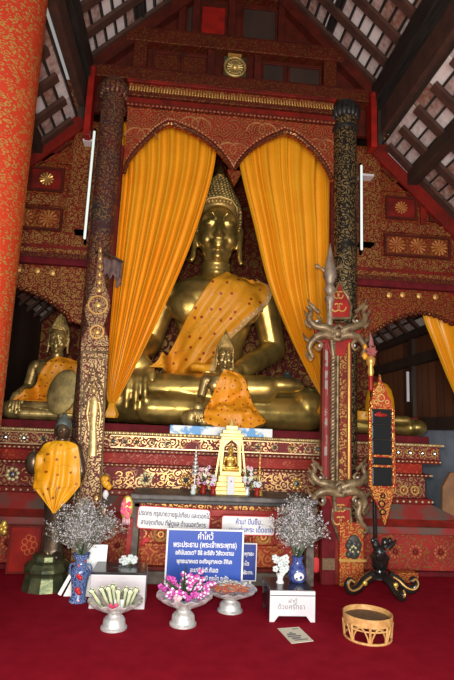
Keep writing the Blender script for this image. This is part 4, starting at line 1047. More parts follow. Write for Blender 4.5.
q = MB(); s0 = n_(329, 320); q.lathe([(.034, 0), (.038, .10), (.034, .16), (.040, .28), (.060, .34), (.034, .38), (.068, .44), (.044, .49), (.060, .55), (.080, .60), (.070, .66), (.040, .80), (.016, .92), (.003, .98)], 10, (s0.x, YN-.02, s0.z-.10))
q.build('spire', mottled('spire_grey_gilt', (.40, .33, .24), (.22, .17, .13), .5, .4, scale=14), NP, smooth=True)
for a, c, sg in ((318, 268, -1), (338, 262, 1)):
    q = MB(); q.tube([n_(329+sg*4, 272, .02), n_(329+sg*8, 268, .02), n_(329+sg*12, 266, .02)], [.016, .014, .026], 6); q.ell(n_(329+sg*12, 266, .02), (.028, .02, .03), 8, 6); q.build('side_bud', m_naga, NP, smooth=True)
# ------------------------------------------------------------ mirror banner on its carved stand
YM = 5.18
MBN = thing('mirror_banner', 'narrow hanging banner of dark mirrors in gold frame on black scroll-footed stand', 'banner', (at(380, 590, YM).x, YM, 0))
m_ = lambda a, c, d=0.0: at(a, c, YM-d)
m_bfr = gilt('banner_gilt', (.42, .03, .015), (.85, .48, .10), s=.045, k=13, thr=.0, wear=.40)
q = MB(); q.cap((m_(378, 500).x, YM+.07, .26), .022, (m_(369, 400).x+.05, YM+.07, 2.2), .018, 10); q.build('pole', m_blacklac, MBN, smooth=True)
xL, xR = m_(370, 447).x, m_(393, 447).x; zT = m_(381, 408).z; zB = m_(381, 487).z
q = MB()
for x in (xL, xR): q.box(x-.014, x+.014, YM-.025, YM+.02, zB, zT)
for py in (408, 456, 466, 487): z = m_(381, py).z; q.box(xL, xR, YM-.025, YM+.02, z-.012, z+.012)
q.build('gold_frame', m_bfr, MBN, bevel=.004)
q = MB(); q.box(xL, xR, YM+.0, YM+.03, zB, zT); q.build('backing', m_blacklac, MBN)
for (a, c) in ((411, 424), (425.5, 439), (440.5, 454), (458, 464), (468, 485)):
    q = MB(); q.box(xL+.022, xR-.022, YM-.012, YM-.002, m_(381, c).z, m_(381, a).z); q.build('mirror_pane', m_mirror, MBN, bevel=.004)
q = MB(); q.tube([m_(378+2.5*math.cos(i), 412+2*i/3, .02) for i in range(8)], .008, 5); q.ell(m_(381, 415, .02), (.07, .008, .02), 8, 5); q.build('painted_flower', m_redbright, MBN, smooth=True)
q = MB(); q.prism(pts_at([(371, 408), (369, 402), (372, 396), (372, 389), (377, 384), (379, 374), (381, 382), (386, 389), (386, 395), (390, 400), (391, 408)], YM), YM-.03, YM+.02); q.build('crest', m_bfr, MBN, bevel=.006)
q = MB()
for (a, c, r) in ((381, 398, .035), (379, 389, .025), (376, 402, .018), (387, 402, .018)): q.torus(m_(a, c, .035), r, .008, n=14, m=5)
q.build('crest_scroll', m_petalgold, MBN, smooth=True)
q = MB(); q.prism(pts_at([(370, 487), (394, 487), (392, 497), (389, 510), (384, 526), (379, 510), (373, 498)], YM), YM-.025, YM+.02); q.build('pointed_tip', m_bfr, MBN, bevel=.006)
q = MB()
for (a, c, r) in ((382, 504, .03), (383, 512, .025), (383, 496, .02)): q.torus(m_(a, c, .03), r, .008, n=14, m=5)
q.build('tip_ring', m_blacklac, MBN, smooth=True)
# finial: pink lotus and gold bud on the pole
q = MB(); f0 = m_(370, 375, .0); q.lathe([(.02, 0), (.035, .05), (.025, .10), (.045, .14), (.05, .19), (.02, .22), (.015, .28)], 12, f0+Vector((0, -.02, -.02))); q.build('gold_bud', m_petalgold, MBN, smooth=True)
q = MB()
for k in range(7): a = k*2*PI/7; q.tube([m_(371, 352, .03), m_(371, 352, .03)+Vector((.04*math.cos(a), -.02, .04*math.sin(a))), m_(371, 352, .03)+Vector((.065*math.cos(a), -.01, .065*math.sin(a)+.01))], [.012, .022, .004], 6)
q.tube([m_(371, 346), m_(371, 339), m_(370, 333)], [.03, .018, .003], 6)
q.build('pink_lotus', mottled('dull_pink', (.42, .09, .09), (.28, .16, .14), .6), MBN, smooth=True)
q = MB(); q.cap(f0+Vector((0, -.02, -.15)), .022, f0+Vector((0, -.02, 0)), .022); q.build('collar', m_redbright, MBN, smooth=True)
q = MB(); q.ell(m_(365, 356), (.028, .02, .04), 8, 6); q.ell(m_(365, 347), (.02, .02, .03), 8, 6); q.build('yellow_tassel', m_robe_gold, MBN, smooth=True)
# stand
q = MB(); bx_ = m_(381, 560).x; q.lathe([(.13, .15), (.12, .18), (.06, .20), (.055, .22), (.075, .24), (.085, .30), (.10, .34), (.07, .37), (.05, .38)], 14, (bx_, YM+.04, 0)); q.build('socket', m_blacklac, MBN, smooth=True)
q = MB(); 
for a, c, w in ((376, 545, .04), (385, 543, .04), (390, 541, .025), (380, 553, .06), (373, 541, .025)): q.ell(m_(a, c, .04), (w, w*.8, w*1.3), 10, 7)
q.tube([m_(388, 548, .05), m_(393, 544, .06), m_(396, 540, .05)], [.03, .02, .008], 8)
q.build('carved_beast', m_blacklac, MBN, smooth=True)
q = MB()
for k in range(14): q.ell(m_(random.uniform(374, 388), random.uniform(538, 556), .095), (.008, .006, .008), 6, 4)
q.build('mirror_chip', m_glassmosaic, MBN, kind='stuff')
def leg(path, r0, nm='scroll_leg'):
    q = MB(); q.tube(spl(path, 26), [lerp(r0, r0*.55, i/26) for i in range(27)], 10, .8); o = q.build(nm, m_blacklac, MBN, smooth=True)
    q = MB(); P = spl(path, 26); q.tube([p+Vector((0, -r0*.75, r0*.25)) for p in P[2:]], .009, 5); q.build('gilt_line', m_petalgold, o, smooth=True)
    return o
S = lambda dx, z, dy: Vector((bx_+dx, YM+.04+dy, z))
leg([S(-.08, .17, -.03), S(-.17, .13, -.06), S(-.25, .07, -.10), S(-.33, .055, -.13), S(-.37, .10, -.14), S(-.35, .15, -.14), S(-.31, .13, -.14)], .052)
leg([S(.08, .17, -.02), S(.16, .13, -.03), S(.23, .07, -.05), S(.30, .055, -.06), S(.34, .10, -.07), S(.32, .15, -.07), S(.28, .13, -.07)], .052)
leg([S(.02, .17, -.08), S(.04, .14, -.17), S(.06, .08, -.25), S(.07, .06, -.32), S(.075, .09, -.36), S(.075, .12, -.33)], .060)
for p in (S(-.20, .13, -.15), S(.05, .15, -.27)):
    q = MB(); q.ell(p, (.024, .012, .024), 10, 6); q.build('yellow_stud', m_goldpaint, MBN, smooth=True)
q = MB(); a = at(398, 577, 5.6); q.box(a.x-.06, a.x+.22, 5.58, 5.70, .0, .10); tag(q.build('gilt_floor_block', m_bfr, origin=(a.x+.1, 5.64, 0), bevel=.01), 'low red and gold carved block on the carpet behind the scroll feet', 'block')
# ------------------------------------------------------------ boards and signs
def board_thing(name, label, cat, x0, x1, z0, z1, y, mat, rim=None, tilt=0.0, rimw=.012, th=.015, roll=0.0, round_=0):
    t = thing(name, label, cat, ((x0+x1)/2, y, z0))
    w = x1-x0; h = z1-z0; q = MB(); y0 = y-th/2; cx = (x0+x1)/2
    if round_:
        P = []
        for (sx, sz, a0) in ((1, 1, 0), (-1, 1, PI/2), (-1, -1, PI), (1, -1, 1.5*PI)):
            for k in range(5): a = a0+k*PI/8; P.append((cx+sx*(w/2-round_)+round_*math.cos(a), z0+h/2+sz*(h/2-round_)+round_*math.sin(a)))
        q.prism(P, y-th/2, y+th/2); q.build('board', mat, t)
        if rim: q = MB(); V = [Vector((a, y-th/2, c)) for a, c in P]; q.tube(V+[V[0]], rimw, 5); q.build('rim', rim, t)
    else:
        q.box(x0, x1, y-th/2, y+th/2, z0, z1); q.build('board', mat, t)
        if rim:
            q = MB(); r = rimw
            for (a, b_, c, d) in ((x0-r, x1+r, z0-r, z0+r*.4), (x0-r, x1+r, z1-r*.4, z1+r), (x0-r, x0+r*.4, z0, z1), (x1-r*.4, x1+r, z0, z1)): q.box(a, b_, y-th/2-.006, y+th/2, c, d)
            q.build('rim', rim, t, bevel=.002)
    return t
def lines(t, y, L, mat, sx=.82, bold=.0):
    """L: (text, size, x, z) in world"""
    for body, size, x, z in L: text(body, size, Vector((x, y, z)), t, mat, sx=sx, bold=bold)
def fin(t, rx, ry): t.rotation_euler = (rx, ry, 0)
a = at(168.5, 528, 4.98); b_ = at(241, 584, 4.98); X0, X1 = a.x, b_.x; Z1 = a.z-.01; Z0 = .13
t = board_thing('blue_sign', 'large blue sign with white Thai writing standing before the altar table', 'sign', X0, X1, Z0, Z1, 4.98, m_blue, m_white, th=.02)
cx = (X0+X1)/2; h = Z1-Z0; Lz = lambda f: Z1-h*f; y_ = 4.98-.012
lines(t, y_, [('คำไหว้', .080, cx, Lz(.12)), ('พระประธาน (พระเจ้าพระพุทธ)', .066, cx, Lz(.28)), ('อภิปันเตเตชิ อิธิ อะริยัง วิธังวะราเม', .052, cx, Lz(.43)),
    ('พุทธะมาคะเต อะหังนุสาคะตะ สีหิเก', .050, cx, Lz(.59)), ('สะมาธิปะติ ภันเต', .052, cx, Lz(.75)), ('อะหังวันทามิ ทุระโต อะหัง', .050, cx+.04, Lz(.90))], m_white, .76, .0016)
for x in (X0+.08, X1-.08):
    q = MB(); q.bar((x, 4.99, Z0+.02), (x, 5.0, .0), .03, .02, up=(0, 1, 0)); q.bar((x, 5.0, Z0+.25), (x, 5.2, .0), .02, .02, up=(1, 0, 0)); q.build('support_leg', m_white, t)
a = at(220, 542, 5.22); b_ = at(255, 585, 5.22)
t = board_thing('blue_sign', 'smaller dark blue sign half hidden behind the large blue sign', 'sign', a.x, b_.x, .10, a.z-.01, 5.22, m_blue2, m_white, th=.02, rimw=.007)
lines(t, 5.208, [('พระพุทธะ', .05, b_.x-.10, a.z-.10), ('ธะระโต', .05, b_.x-.12, a.z-.19), ('คุณัง', .05, b_.x-.12, a.z-.27), ('อ.ส.ท. สอ.', .045, b_.x-.10, .17)], m_white, .85, .001)
for x in (a.x+.05, b_.x-.05):
    q = MB(); q.box(x-.012, x+.012, 5.21, 5.235, 0, .11); q.build('support_leg', m_white, t)
a = at(138, 506, 5.33); b_ = at(209, 531, 5.33); z1 = at(173, 507.5, 5.33).z; z0 = at(173, 530, 5.33).z
t = board_thing('white_sign', 'longer white sign with Thai writing and red edge, hung on table front at left', 'sign', a.x, b_.x, z0, z1, 5.33, m_white, m_signred, round_=.035, rimw=.006)
cx = (a.x+b_.x)/2; lines(t, 5.321, [('โปรดกร กรุณาถวายธูปเทียน และดอกไม้', .062, cx, lerp(z0, z1, .68)), ('ลานจุดเทียน ที่ผู้ดูแล ด้านนอกวิหาร', .062, cx, lerp(z0, z1, .28))], m_ink, .74, .001); fin(t, 0, R(1.8))
a = at(222, 515, 5.33); b_ = at(274, 535, 5.33); z1 = at(248, 516, 5.33).z; z0 = at(248, 535, 5.33).z
t = board_thing('white_sign', 'shorter white sign with blue Thai writing, hung on table front at right', 'sign', a.x, b_.x, z0, z1, 5.33, m_white, m_signred, round_=.025, rimw=.006)
cx = (a.x+b_.x)/2; lines(t, 5.321, [('ห้าม! ปีนขึ้น', .068, cx, lerp(z0, z1, .68)), ('บนแท่นพระ เด็ดขาด', .068, cx+.03, lerp(z0, z1, .27))], m_inkblue, .82, .001)
# small red notice above, red painted board leaning at left, white boards behind vase
a = at(12, 526, 5.66); b_ = at(41, 526, 5.66)
t = board_thing('red_painted_board', 'red board with faded gold flower leaning on the plinth at far left', 'board', a.x, b_.x, .02, at(26, 527, 5.66).z, 5.66, m_redbright, m_redlac, rimw=.015)
q = MB(); c = at(29, 545, 5.645)
for k in range(7): aa = k*2*PI/7; q.torus(c+Vector((.05*math.cos(aa), 0, .07*math.sin(aa))), .028, .006, n=10, m=4)
q.build('gold_flower', mottled('orange_flower', (.62, .16, .05), (.50, .09, .03), .6), t, smooth=True)
a0 = flo(62, 599); P = [(at(62, 597, 4.95)), (at(69, 595, 4.95)), (at(92, 597, 4.95)), (at(103, 597, 4.95)), (at(102, 545, 4.98)), (at(80, 545, 4.98))]
wb = thing('white_board', 'plain white folding board standing behind the left blue vase', 'board', (P[0].x+.15, 5.06, 0))
q = MB(); w0, w1 = at(75, 600, 5.02).x, at(103, 600, 5.02).x; zt = at(95, 546, 5.02).z
q.add([(w0-.10, 5.0, .0), (w1, 5.0, 0), (w1-.0, 5.08, zt), (w0+.08, 5.08, zt)], [(0, 1, 2, 3)]); q.build('panel', m_white, wb, solid=.012)
q = MB(); q.bar((w0-.13, 4.97, .02), (w0+.07, 5.07, zt+.01), .03, .02, up=(0, 1, 0)); q.bar((w1-.03, 5.12, .0), (w1-.05, 5.09, zt), .03, .02, up=(0, 1, 0)); q.build('side_leg', m_white, wb)
# hanging flower garland
g0 = at(127, 508, 5.34); t = thing('paper_garland', 'pink and yellow paper flower ornament hanging at left corner of table', 'ornament', (g0.x, 5.36, g0.z-.14))
q = MB(); q.ell(g0, (.062, .02, .12), 16, 12); q.build('yellow_back', m_goldpaint, t, smooth=True)
q = MB()
for k in range(34): aa = random.uniform(0, 6.3); rr = random.uniform(0, 1)**.6; q.ell(g0+Vector((.048*rr*math.cos(aa), -.025, .095*rr*math.sin(aa))), (.016, .010, .016), 6, 4)
q.build('flower', m_pink, t)
q = MB()
for k in range(5): x = g0.x-.03+k*.015; q.tube([(x, 5.33, g0.z-.09), (x+.003, 5.33, g0.z-.13), (x, 5.33, g0.z-.155)], [.005, .008, .003], 5)
q.build('tassel', m_palepink, t)
q = MB(); q.bar((g0.x+.045, 5.37, g0.z-.10), (g0.x+.03, 5.37, 0), .045, .03, up=(0, 1, 0)); q.build('red_stake', m_redbright, t)
# ------------------------------------------------------------ boxes
a = at(91, 575, 4.68); b_ = at(144, 613, 4.68); zT_ = at(117, 575, 4.68).z; XX0, XX1 = a.x, b_.x
t = thing('donation_box', 'white metal donation box with black top behind the pedestal bowl at left', 'box', ((XX0+XX1)/2, 4.9, 0))
q = MB(); q.box(XX0, XX1, 4.68, 5.02, 0, zT_); q.build('body', m_greymetal, t, bevel=.006)
q = MB(); q.box(XX0+.0, XX1, 4.68, 5.03, zT_, zT_+.02); q.build('top', m_boxblack, t, bevel=.004)
q = MB(); q.box((XX0+XX1)/2-.07, (XX0+XX1)/2+.07, 4.83, 4.86, zT_+.0205, zT_+.024); q.build('coin_slot', m_black, t)
q = MB()
for (a1, b1, c1, d1) in ((XX0+.01, XX1-.01, zT_-.05, zT_-.045), ): q.box(a1, b1, 4.674, 4.682, c1, d1)
q.build('seam', m_greymetal, t)
c = Vector((at(128, 565, 4.95).x, 4.93, zT_+.02))
def flower_heap(name, label, c, w, h, n, mat, seed, group=None, stem=None, cat='flowers', r=.02):
    rd = random.Random(seed); t = thing(name, label, cat, c, group); q = MB()
    for k in range(n):
        a = rd.uniform(0, 6.28); e = rd.uniform(0, 1); rr = rd.random()**.5
        p = c+Vector((w*rr*math.cos(a), w*.7*rr*math.sin(a), r*.8+h*e*(1-.5*rr)))
        for j in range(5): b2 = j*2*PI/5+a; q.ell(p+Vector((r*.7*math.cos(b2), r*.3*math.sin(j), r*.7*math.sin(b2))), (r*.65, r*.5, r*.65), 6, 4)
    q.build('petals', mat, t, smooth=True)
    q = MB()
    for k in range(6):
        a = rd.uniform(0, 6.28); q.tube([c+Vector((0, 0, .003)), c+Vector((w*.7*math.cos(a), w*.5*math.sin(a), h*.5))], .004, 5)
    q.build('stems', m_stem, t); return t
flower_heap('white_flowers', 'white artificial flowers lying on top of the left donation box', c, .075, .055, 16, m_whiteflower, 2, r=.022)
a = at(270.5, 592, 4.43); b_ = at(315, 590, 4.43); zT2 = at(292, 591, 4.43).z; RX0, RX1 = a.x, b_.x
t = thing('donation_box', 'silver donation box with black sides and Thai writing at right of signs', 'box', ((RX0+RX1)/2, 4.6, 0))
q = MB(); q.box(RX0, RX1, 4.45, 4.82, .045, zT2-.012); q.build('body', m_boxblack, t, bevel=.004)
q = MB(); q.box(RX0, RX1, 4.45, 4.83, zT2-.012, zT2); q.build('top', m_boxblack, t, bevel=.004)
q = MB(); q.prism([(RX0-.003, 0), (RX0+.035, 0), (RX0+.07, .045), (RX1-.07, .045), (RX1-.035, 0), (RX1+.003, 0), (RX1+.003, zT2), (RX0-.003, zT2)], 4.425, 4.45); fr = q.build('front_panel', m_greymetal, t, bevel=.003)
q = MB(); q.box(RX0, RX1, 4.418, 4.428, zT2-.035, zT2-.030); q.build('lid_seam', m_boxblack, fr)
cx = (RX0+RX1)/2; text('ฝาตู้', .045, Vector((cx, 4.423, zT2-.075)), fr, m_greyprint); text('ด้วยศรัทธา', .052, Vector((cx-.01, 4.423, zT2-.12)), fr, m_greyprint)
q = MB(); q.box(RX0+.003, RX0+.03, 4.78, 4.81, 0, .05); q.box(RX1-.03, RX1-.003, 4.78, 4.81, 0, .05); q.build('rear_foot', m_boxblack, t)
# ------------------------------------------------------------ vases and dried flowers
def spray(c, label, w, h, n, seed, x0=-1.0, x1=1.0, lift=0.0):
    rd = random.Random(seed); t = thing('dried_flowers', label, 'flowers', c); q = MB(); f = MB()
    def fl(p, r): f.add([p+Vector((rd.uniform(-r, r), rd.uniform(-r, r), rd.uniform(-r, r))) for _ in range(4)], [(0, 1, 2), (0, 2, 3), (0, 3, 1), (1, 3, 2)])
    for k in range(n):
        az = rd.uniform(0, 6.28); sp_ = rd.random()**.6; dx = lerp(x0, x1, .5+.5*math.cos(az)*sp_)
        e = c+Vector((dx*w, .5*w*math.sin(az)*sp_, h*(1-.55*sp_**1.6)*rd.uniform(.8, 1.02)))
        P = [c, c+Vector(((e-c).x*.25, (e-c).y*.25, (e-c).z*.45)), e]; q.tube(P, [.004, .003, .0015], 4)
        for j in range(8):
            s = rd.uniform(.35, 1); p = P[1].lerp(e, (s-.35)/.65) if s > .4 else c.lerp(P[1], s/.4)
            d = Vector((rd.uniform(-1, 1), rd.uniform(-1, 1), rd.uniform(-.2, 1))).normalized()*rd.uniform(.04, .10); q.tube([p, p+d], [.0017, .001], 3)
            for i in range(4): fl(p+d*rd.uniform(.4, 1.15)+Vector([rd.uniform(-.012, .012) for _ in range(3)]), .0085)
    q.build('twigs', mottled('dry_twig', (.20, .20, .14), (.10, .10, .07), .9), t, kind='stuff'); f.build('florets', m_dry, t, kind='stuff')
    q = MB()
    for k in range(10): az = k*.7; q.tube([c, c+Vector((.03*math.cos(az), .02*math.sin(az), .06)), c+Vector((.075*math.cos(az), .05*math.sin(az), .13))], [.004, .010, .002], 5)
    q.build('green_leaf', m_leaf, t); return t
def vase(loc, label, prof, s, mat, plain=None):
    t = thing('blue_vase', label, 'vase', loc); q = MB(); q.lathe([(r*s, z*s) for r, z in prof]+[((prof[-1][0]-.012)*s, prof[-1][1]*s), ((prof[-1][0]-.02)*s, (prof[-1][1]-.1)*s)], 28, loc)
    q.build('body', mat, t, smooth=True); return t
v0 = flo(78, 601); v0.y = 4.87
v1z = at(80, 553, 4.87).z
vase(v0, 'tall blue flowered porcelain vase on the carpet at left', [(.19, 0), (.20, .04), (.15, .12), (.165, .3), (.19, .5), (.21, .62), (.18, .7), (.12, .76), (.12, .88), (.19, 1.0)], v1z, m_porc)
for s in (-1, 1):
    q = MB(); q.tube(spl([v0+Vector((s*.05, 0, v1z*.78)), v0+Vector((s*.085, 0, v1z*.75)), v0+Vector((s*.09, 0, v1z*.6)), v0+Vector((s*.06, 0, v1z*.52))], 12), .009, 6)
    q.build('handle', m_porc, bpy.data.objects['blue_vase'], smooth=True)
for zz in (.28, .58):
    q = MB(); q.ell(v0+Vector((.0, -.185*v1z, v1z*zz)), (.024, .012, .026), 8, 6); q.ell(v0+Vector((.015, -.19*v1z, v1z*(zz-.05))), (.02, .012, .02), 8, 6); q.build('red_flower_motif', m_signred, bpy.data.objects['blue_vase'], smooth=True)
spray(v0+Vector((0, 0, v1z*.90)), 'grey-white dried flower spray in the tall blue vase at left', .36, .52, 125, 4, -.95, 1.05)
v2 = Vector((at(297, 583, 4.70).x, 4.70, zT2)); vh = at(297, 556, 4.70).z-zT2
vase(v2, 'dark blue porcelain vase with white cartouche standing on the silver box', [(.28, 0), (.34, .08), (.37, .3), (.33, .52), (.24, .7), (.20, .85), (.25, 1.0)], vh, m_porcplain)
q = MB(); q.ell(v2+Vector((.0, -.33*vh, vh*.28)), (vh*.22, .02, vh*.17), 14, 8); q.build('white_cartouche', m_white, bpy.data.objects['blue_vase.001'], smooth=True)
q = MB(); q.ell(v2+Vector((.01, -.38*vh, vh*.27)), (vh*.09, .012, vh*.08), 8, 6); q.ell(v2+Vector((-.02, -.37*vh, vh*.22)), (vh*.06, .012, vh*.05), 8, 6); q.build('blue_motif', m_blue2, bpy.data.objects['blue_vase.001'], smooth=True)
spray(v2+Vector((0, 0, vh*.85)), 'grey-white dried flower spray in the dark blue vase at right', .30, .56, 125, 8, -.95, 1.0)
# white flower posy in little white vase on the box
v3 = Vector((at(280, 584, 4.66).x, 4.66, zT2)); t = thing('white_posy', 'small white flower posy in a white pot on the silver box', 'flowers', v3)
q = MB(); q.lathe([(.035, 0), (.03, .01), (.022, .03), (.035, .07), (.030, .072), (.018, .05)], 16, v3); q.build('pot', m_white, t, smooth=True)
q = MB(); rd = random.Random(5)
for k in range(14):
    p = v3+Vector((rd.uniform(-.055, .055), rd.uniform(-.04, .03), .09+rd.uniform(0, .12)))
    for j in range(5): q.ell(p+Vector((.016*math.cos(j*1.257), -.004, .016*math.sin(j*1.257))), (.014, .009, .014), 6, 4)
q.build('blossoms', m_whiteflower, t, smooth=True)
# ------------------------------------------------------------ silver pedestal bowls
def bowl(loc, Rr, H, label, tilt=.0):
    t = thing('pedestal_bowl', label, 'bowl', loc)
    q = MB(); q.lathe([(.46*Rr, 0), (.50*Rr, .02*H), (.50*Rr, .08*H), (.45*Rr, .11*H), (.43*Rr, .15*H), (.41*Rr, .32*H), (.33*Rr, .40*H), (.25*Rr, .45*H), (.25*Rr, .50*H), (.30*Rr, .53*H), (.24*Rr, .56*H)], 32, loc, lambda a, r, z: (r*(1+.03*math.sin(16*a)), z)); q.build('foot', m_silver, t, smooth=True)
    q = MB(); q.lathe([(.18*Rr, .52*H), (.20*Rr, .57*H), (.25*Rr, .60*H), (.24*Rr, .66*H)], 24, loc); q.build('stem', m_silver, t, smooth=True)
    q = MB(); q.lathe([(.22*Rr, .62*H), (.58*Rr, .66*H), (.80*Rr, .76*H), (.92*Rr, .87*H), (1.0*Rr, .95*H), (1.0*Rr, .975*H), (.84*Rr, .92*H), (.68*Rr, .80*H), (.44*Rr, .71*H), (.02*Rr, .69*H)], 96, loc,
                      lambda a, r, z: (r*(1+(.055*abs(math.sin(7*a)) if r > .8*Rr else .012*math.sin(28*a))), z+(.03*H*math.cos(14*a) if r > .8*Rr else 0)))
    q.build('scalloped_dish', m_silver, t, smooth=True)
    return t
b1 = flo(112, 634); b1.y += .10; h1 = at(112, 598, b1.y).z; r1 = (at(139, 605, b1.y).x-at(86, 605, b1.y).x)/2
bowl(b1, r1, h1, 'silver pedestal bowl holding leaf cones, in front of the white box')
b2 = flo(183, 630); b2.y += .10; h2 = at(183, 593, b2.y).z; r2 = (at(212, 600, b2.y).x-at(158, 600, b2.y).x)/2
bowl(b2, r2, h2, 'silver pedestal bowl filled with purple orchids, middle of the floor')
b3 = flo(231, 615); b3.y += .09; h3 = at(231, 587, b3.y).z; r3 = (at(257, 592, b3.y).x-at(207, 592, b3.y).x)/2
bowl(b3, r3, h3, 'silver pedestal bowl of red-brown offerings, right of the orchid bowl')
# leaf cones with pale tips
rd = random.Random(3); NC = 8
for k in range(NC):
    px = (97, 104, 110, 113, 118, 124, 128, 132)[k]; lean_ = (px-113)/40
    p0 = b1+Vector(((px-113)*.0055, -.02+.05*(k % 2), h1*.72)); p1 = p0+Vector((lean_*.15-.03, 0, .08+.03*((k*3) % 3 == 0)+.02*(k in (2, 3))))
    t = thing('leaf_cone', '', 'offering', p0, 'leaf cones in the left silver bowl')
    t['label'] = 'green and cream folded leaf cone standing in the left silver pedestal bowl'
    q = MB(); q.tube([p0, p0.lerp(p1, .4)+Vector((0, -.008, 0)), p0.lerp(p1, .8)+Vector((0, -.004, .006)), p1], [.007, .013, .017, .018], 10); q.build('cone', mottled('pale_leaf', (.62, .64, .42), (.45, .48, .30), .7) if k == 0 else bpy.data.materials['pale_leaf'], t, smooth=True)
    q = MB(); q.ell(p1, (.021, .017, .030), 10, 7); q.ell(p1+Vector((-.014, -.006, .006)), (.016, .012, .014), 8, 6); q.ell(p1+Vector((.012, -.010, .008)), (.015, .012, .013), 8, 6); q.build('tip', m_lime, t, smooth=True)
    q = MB(); q.tube([p0+Vector((.012, -.008, 0)), p0.lerp(p1, .5)+Vector((.014, -.010, 0)), p1+Vector((.022, -.018, .0)), p1+Vector((.012, -.021, .020)), p1+Vector((-.008, -.021, .024)), p1+Vector((-.022, -.018, .004)), p0+Vector((-.010, -.010, .02))], .0034, 5); q.build('dark_binding', m_leaf, t)
p = b1+Vector((-.0, -.10, h1*.80)); q = MB(); rd = random.Random(1)
for k in range(12): q.ell(p+Vector((rd.uniform(-.035, .035), rd.uniform(-.01, .02), rd.uniform(-.01, .025))), (.017, .013, .015), 8, 5)
tag(q.build('pink_blossom', m_pink, origin=p, smooth=True), 'bright pink blossom at front of the left silver bowl', 'flower')
q = MB(); p = b1+Vector((.02, -.03, h1*.9)); q.add([p+Vector(v) for v in ((-.03, 0, -.05), (.04, 0, -.05), (.045, 0, .02), (-.025, 0, .02))], [(0, 1, 2, 3)])
tag(q.build('white_card', m_white, solid=.002, origin=p), 'small white paper card among the leaf cones', 'card')
# orchids
rd = random.Random(12); t = thing('orchid_bouquet', 'bouquet of purple and white orchids with dark ferns in the middle silver bowl', 'flowers', b2+Vector((0, 0, h2*.72)))
q = MB(); w_ = MB(); lf = MB(); base = b2+Vector((0, 0, h2*.74))
for k in range(22):
    az = rd.uniform(0, 6.28); el = rd.uniform(.25, 1.35); L = rd.uniform(.14, .25); d = Vector((math.cos(az)*math.cos(el), math.sin(az)*math.cos(el)*.6, math.sin(el)))
    tip = base+d*L; mid = base+d*L*.5+Vector((0, 0, .02)); lf.tube([base, mid, tip], .0025, 4)
    for j in range(4):
        p = mid.lerp(tip, j/3)+Vector([rd.uniform(-.015, .015) for _ in range(3)])
        for i in range(5):
            b_ = i*1.257+az; (q if i % 3 or k % 4 == 0 else w_).ell(p+Vector((.013*math.cos(b_), -.006, .013*math.sin(b_))), (.012, .006, .012), 6, 4)
for k in range(26):
    az = rd.uniform(0, 6.28); el = rd.uniform(.15, 1.5); L = rd.uniform(.16, .30); d = Vector((math.cos(az)*math.cos(el), math.sin(az)*math.cos(el)*.6, math.sin(el)))
    lf.tube([base, base+d*L*.6, base+d*L+Vector((0, 0, -.02))], [.004, .010, .001], 4)
q.build('purple_petals', island('vivid_orchid', (.42, .02, .26), (.62, .10, .42), .5), t, smooth=True); w_.build('pale_petals', island('pale_orchid', (.80, .62, .78), (.85, .80, .85), .5), t, smooth=True); lf.build('fern_leaves', m_leaf, t)
q = MB(); p = b2+Vector((-.06, -.12, h2*.92))
for k in range(9): q.ell(p+Vector((rd.uniform(-.03, .03), rd.uniform(-.01, .01), rd.uniform(-.02, .025))), (.018, .013, .016), 8, 5)
q.build('pink_rose', m_palepink, t, smooth=True)
# offerings of bowl 3
q = MB(); rd = random.Random(9)
for k in range(120):
    az = rd.uniform(0, 6.28); rr = r3*.74*rd.random()**.5; p = b3+Vector((rr*math.cos(az), rr*math.sin(az), h3*.86+.035*(1-rr/r3)+rd.uniform(0, .012)))
    d = Vector((rd.uniform(-1, 1), rd.uniform(-1, 1), rd.uniform(-.1, .2))).normalized()*.02; q.cap(p-d, .005, p+d, .005, 5)
tag(q.build('dried_offerings', m_brownoff, origin=b3+Vector((0, 0, h3*.8)), kind='stuff', smooth=True), 'red-brown dried pieces heaped in the rear silver bowl', 'offering')
q = MB()
for k in range(70):
    az = rd.uniform(.2, 2.9); rr = r3*.72*rd.random()**.5; p = b3+Vector((rr*math.cos(az), rr*math.sin(az), h3*.90+rd.uniform(.0, .04))); q.ell(p, (.014, .010, .008), 6, 4)
tag(q.build('grey_blossoms', island('grey_blossom', (.45, .47, .42), (.68, .68, .64), .9), origin=b3+Vector((0, .05, h3*.85)), kind='stuff', smooth=True), 'pale grey dry blossoms at the back of the rear silver bowl', 'offering')
# ------------------------------------------------------------ leaflet and rattan basket
c = [flo(277.5, 628.5, .004), flo(299, 627, .004), flo(313.5, 641, .004), flo(291.5, 643.5, .004)]
q = MB(); q.add(c, [(0, 1, 2, 3)]); ctr = sum(c, Vector())/4
lt_ = q.build('leaflet', m_cardboard, solid=.003, origin=ctr); tag(lt_, 'cream paper leaflet with grey print lying on the red carpet', 'leaflet')
q = MB(); 
def on(u, v): return c[0].lerp(c[1], u).lerp(c[3].lerp(c[2], u), v)+Vector((0, 0, .0022))
for (u0, u1, v0_, v1_) in ((.15, .55, .42, .52), (.1, .7, .56, .64), (.2, .6, .68, .78), (.25, .85, .82, .88), (.6, .85, .10, .16), (.30, .45, .34, .40)):
    q.add([on(u0, v0_), on(u1, v0_), on(u1, v1_), on(u0, v1_)], [(0, 1, 2, 3)])
q.build('printing', m_greyprint, lt_)
gb_ = flo(367.5, 640); bh = .20
gb_.y = 4.13; rb = (at(391.5, 616, gb_.y).x-at(344, 616, gb_.y).x)/2; bh = at(367, 612, gb_.y).z; gb_.x = at(367.5, 616, gb_.y).x; gb_.z = 0
t = thing('rattan_stand', 'round pale rattan basket stand with open looped sides on the carpet at right', 'basket', gb_)
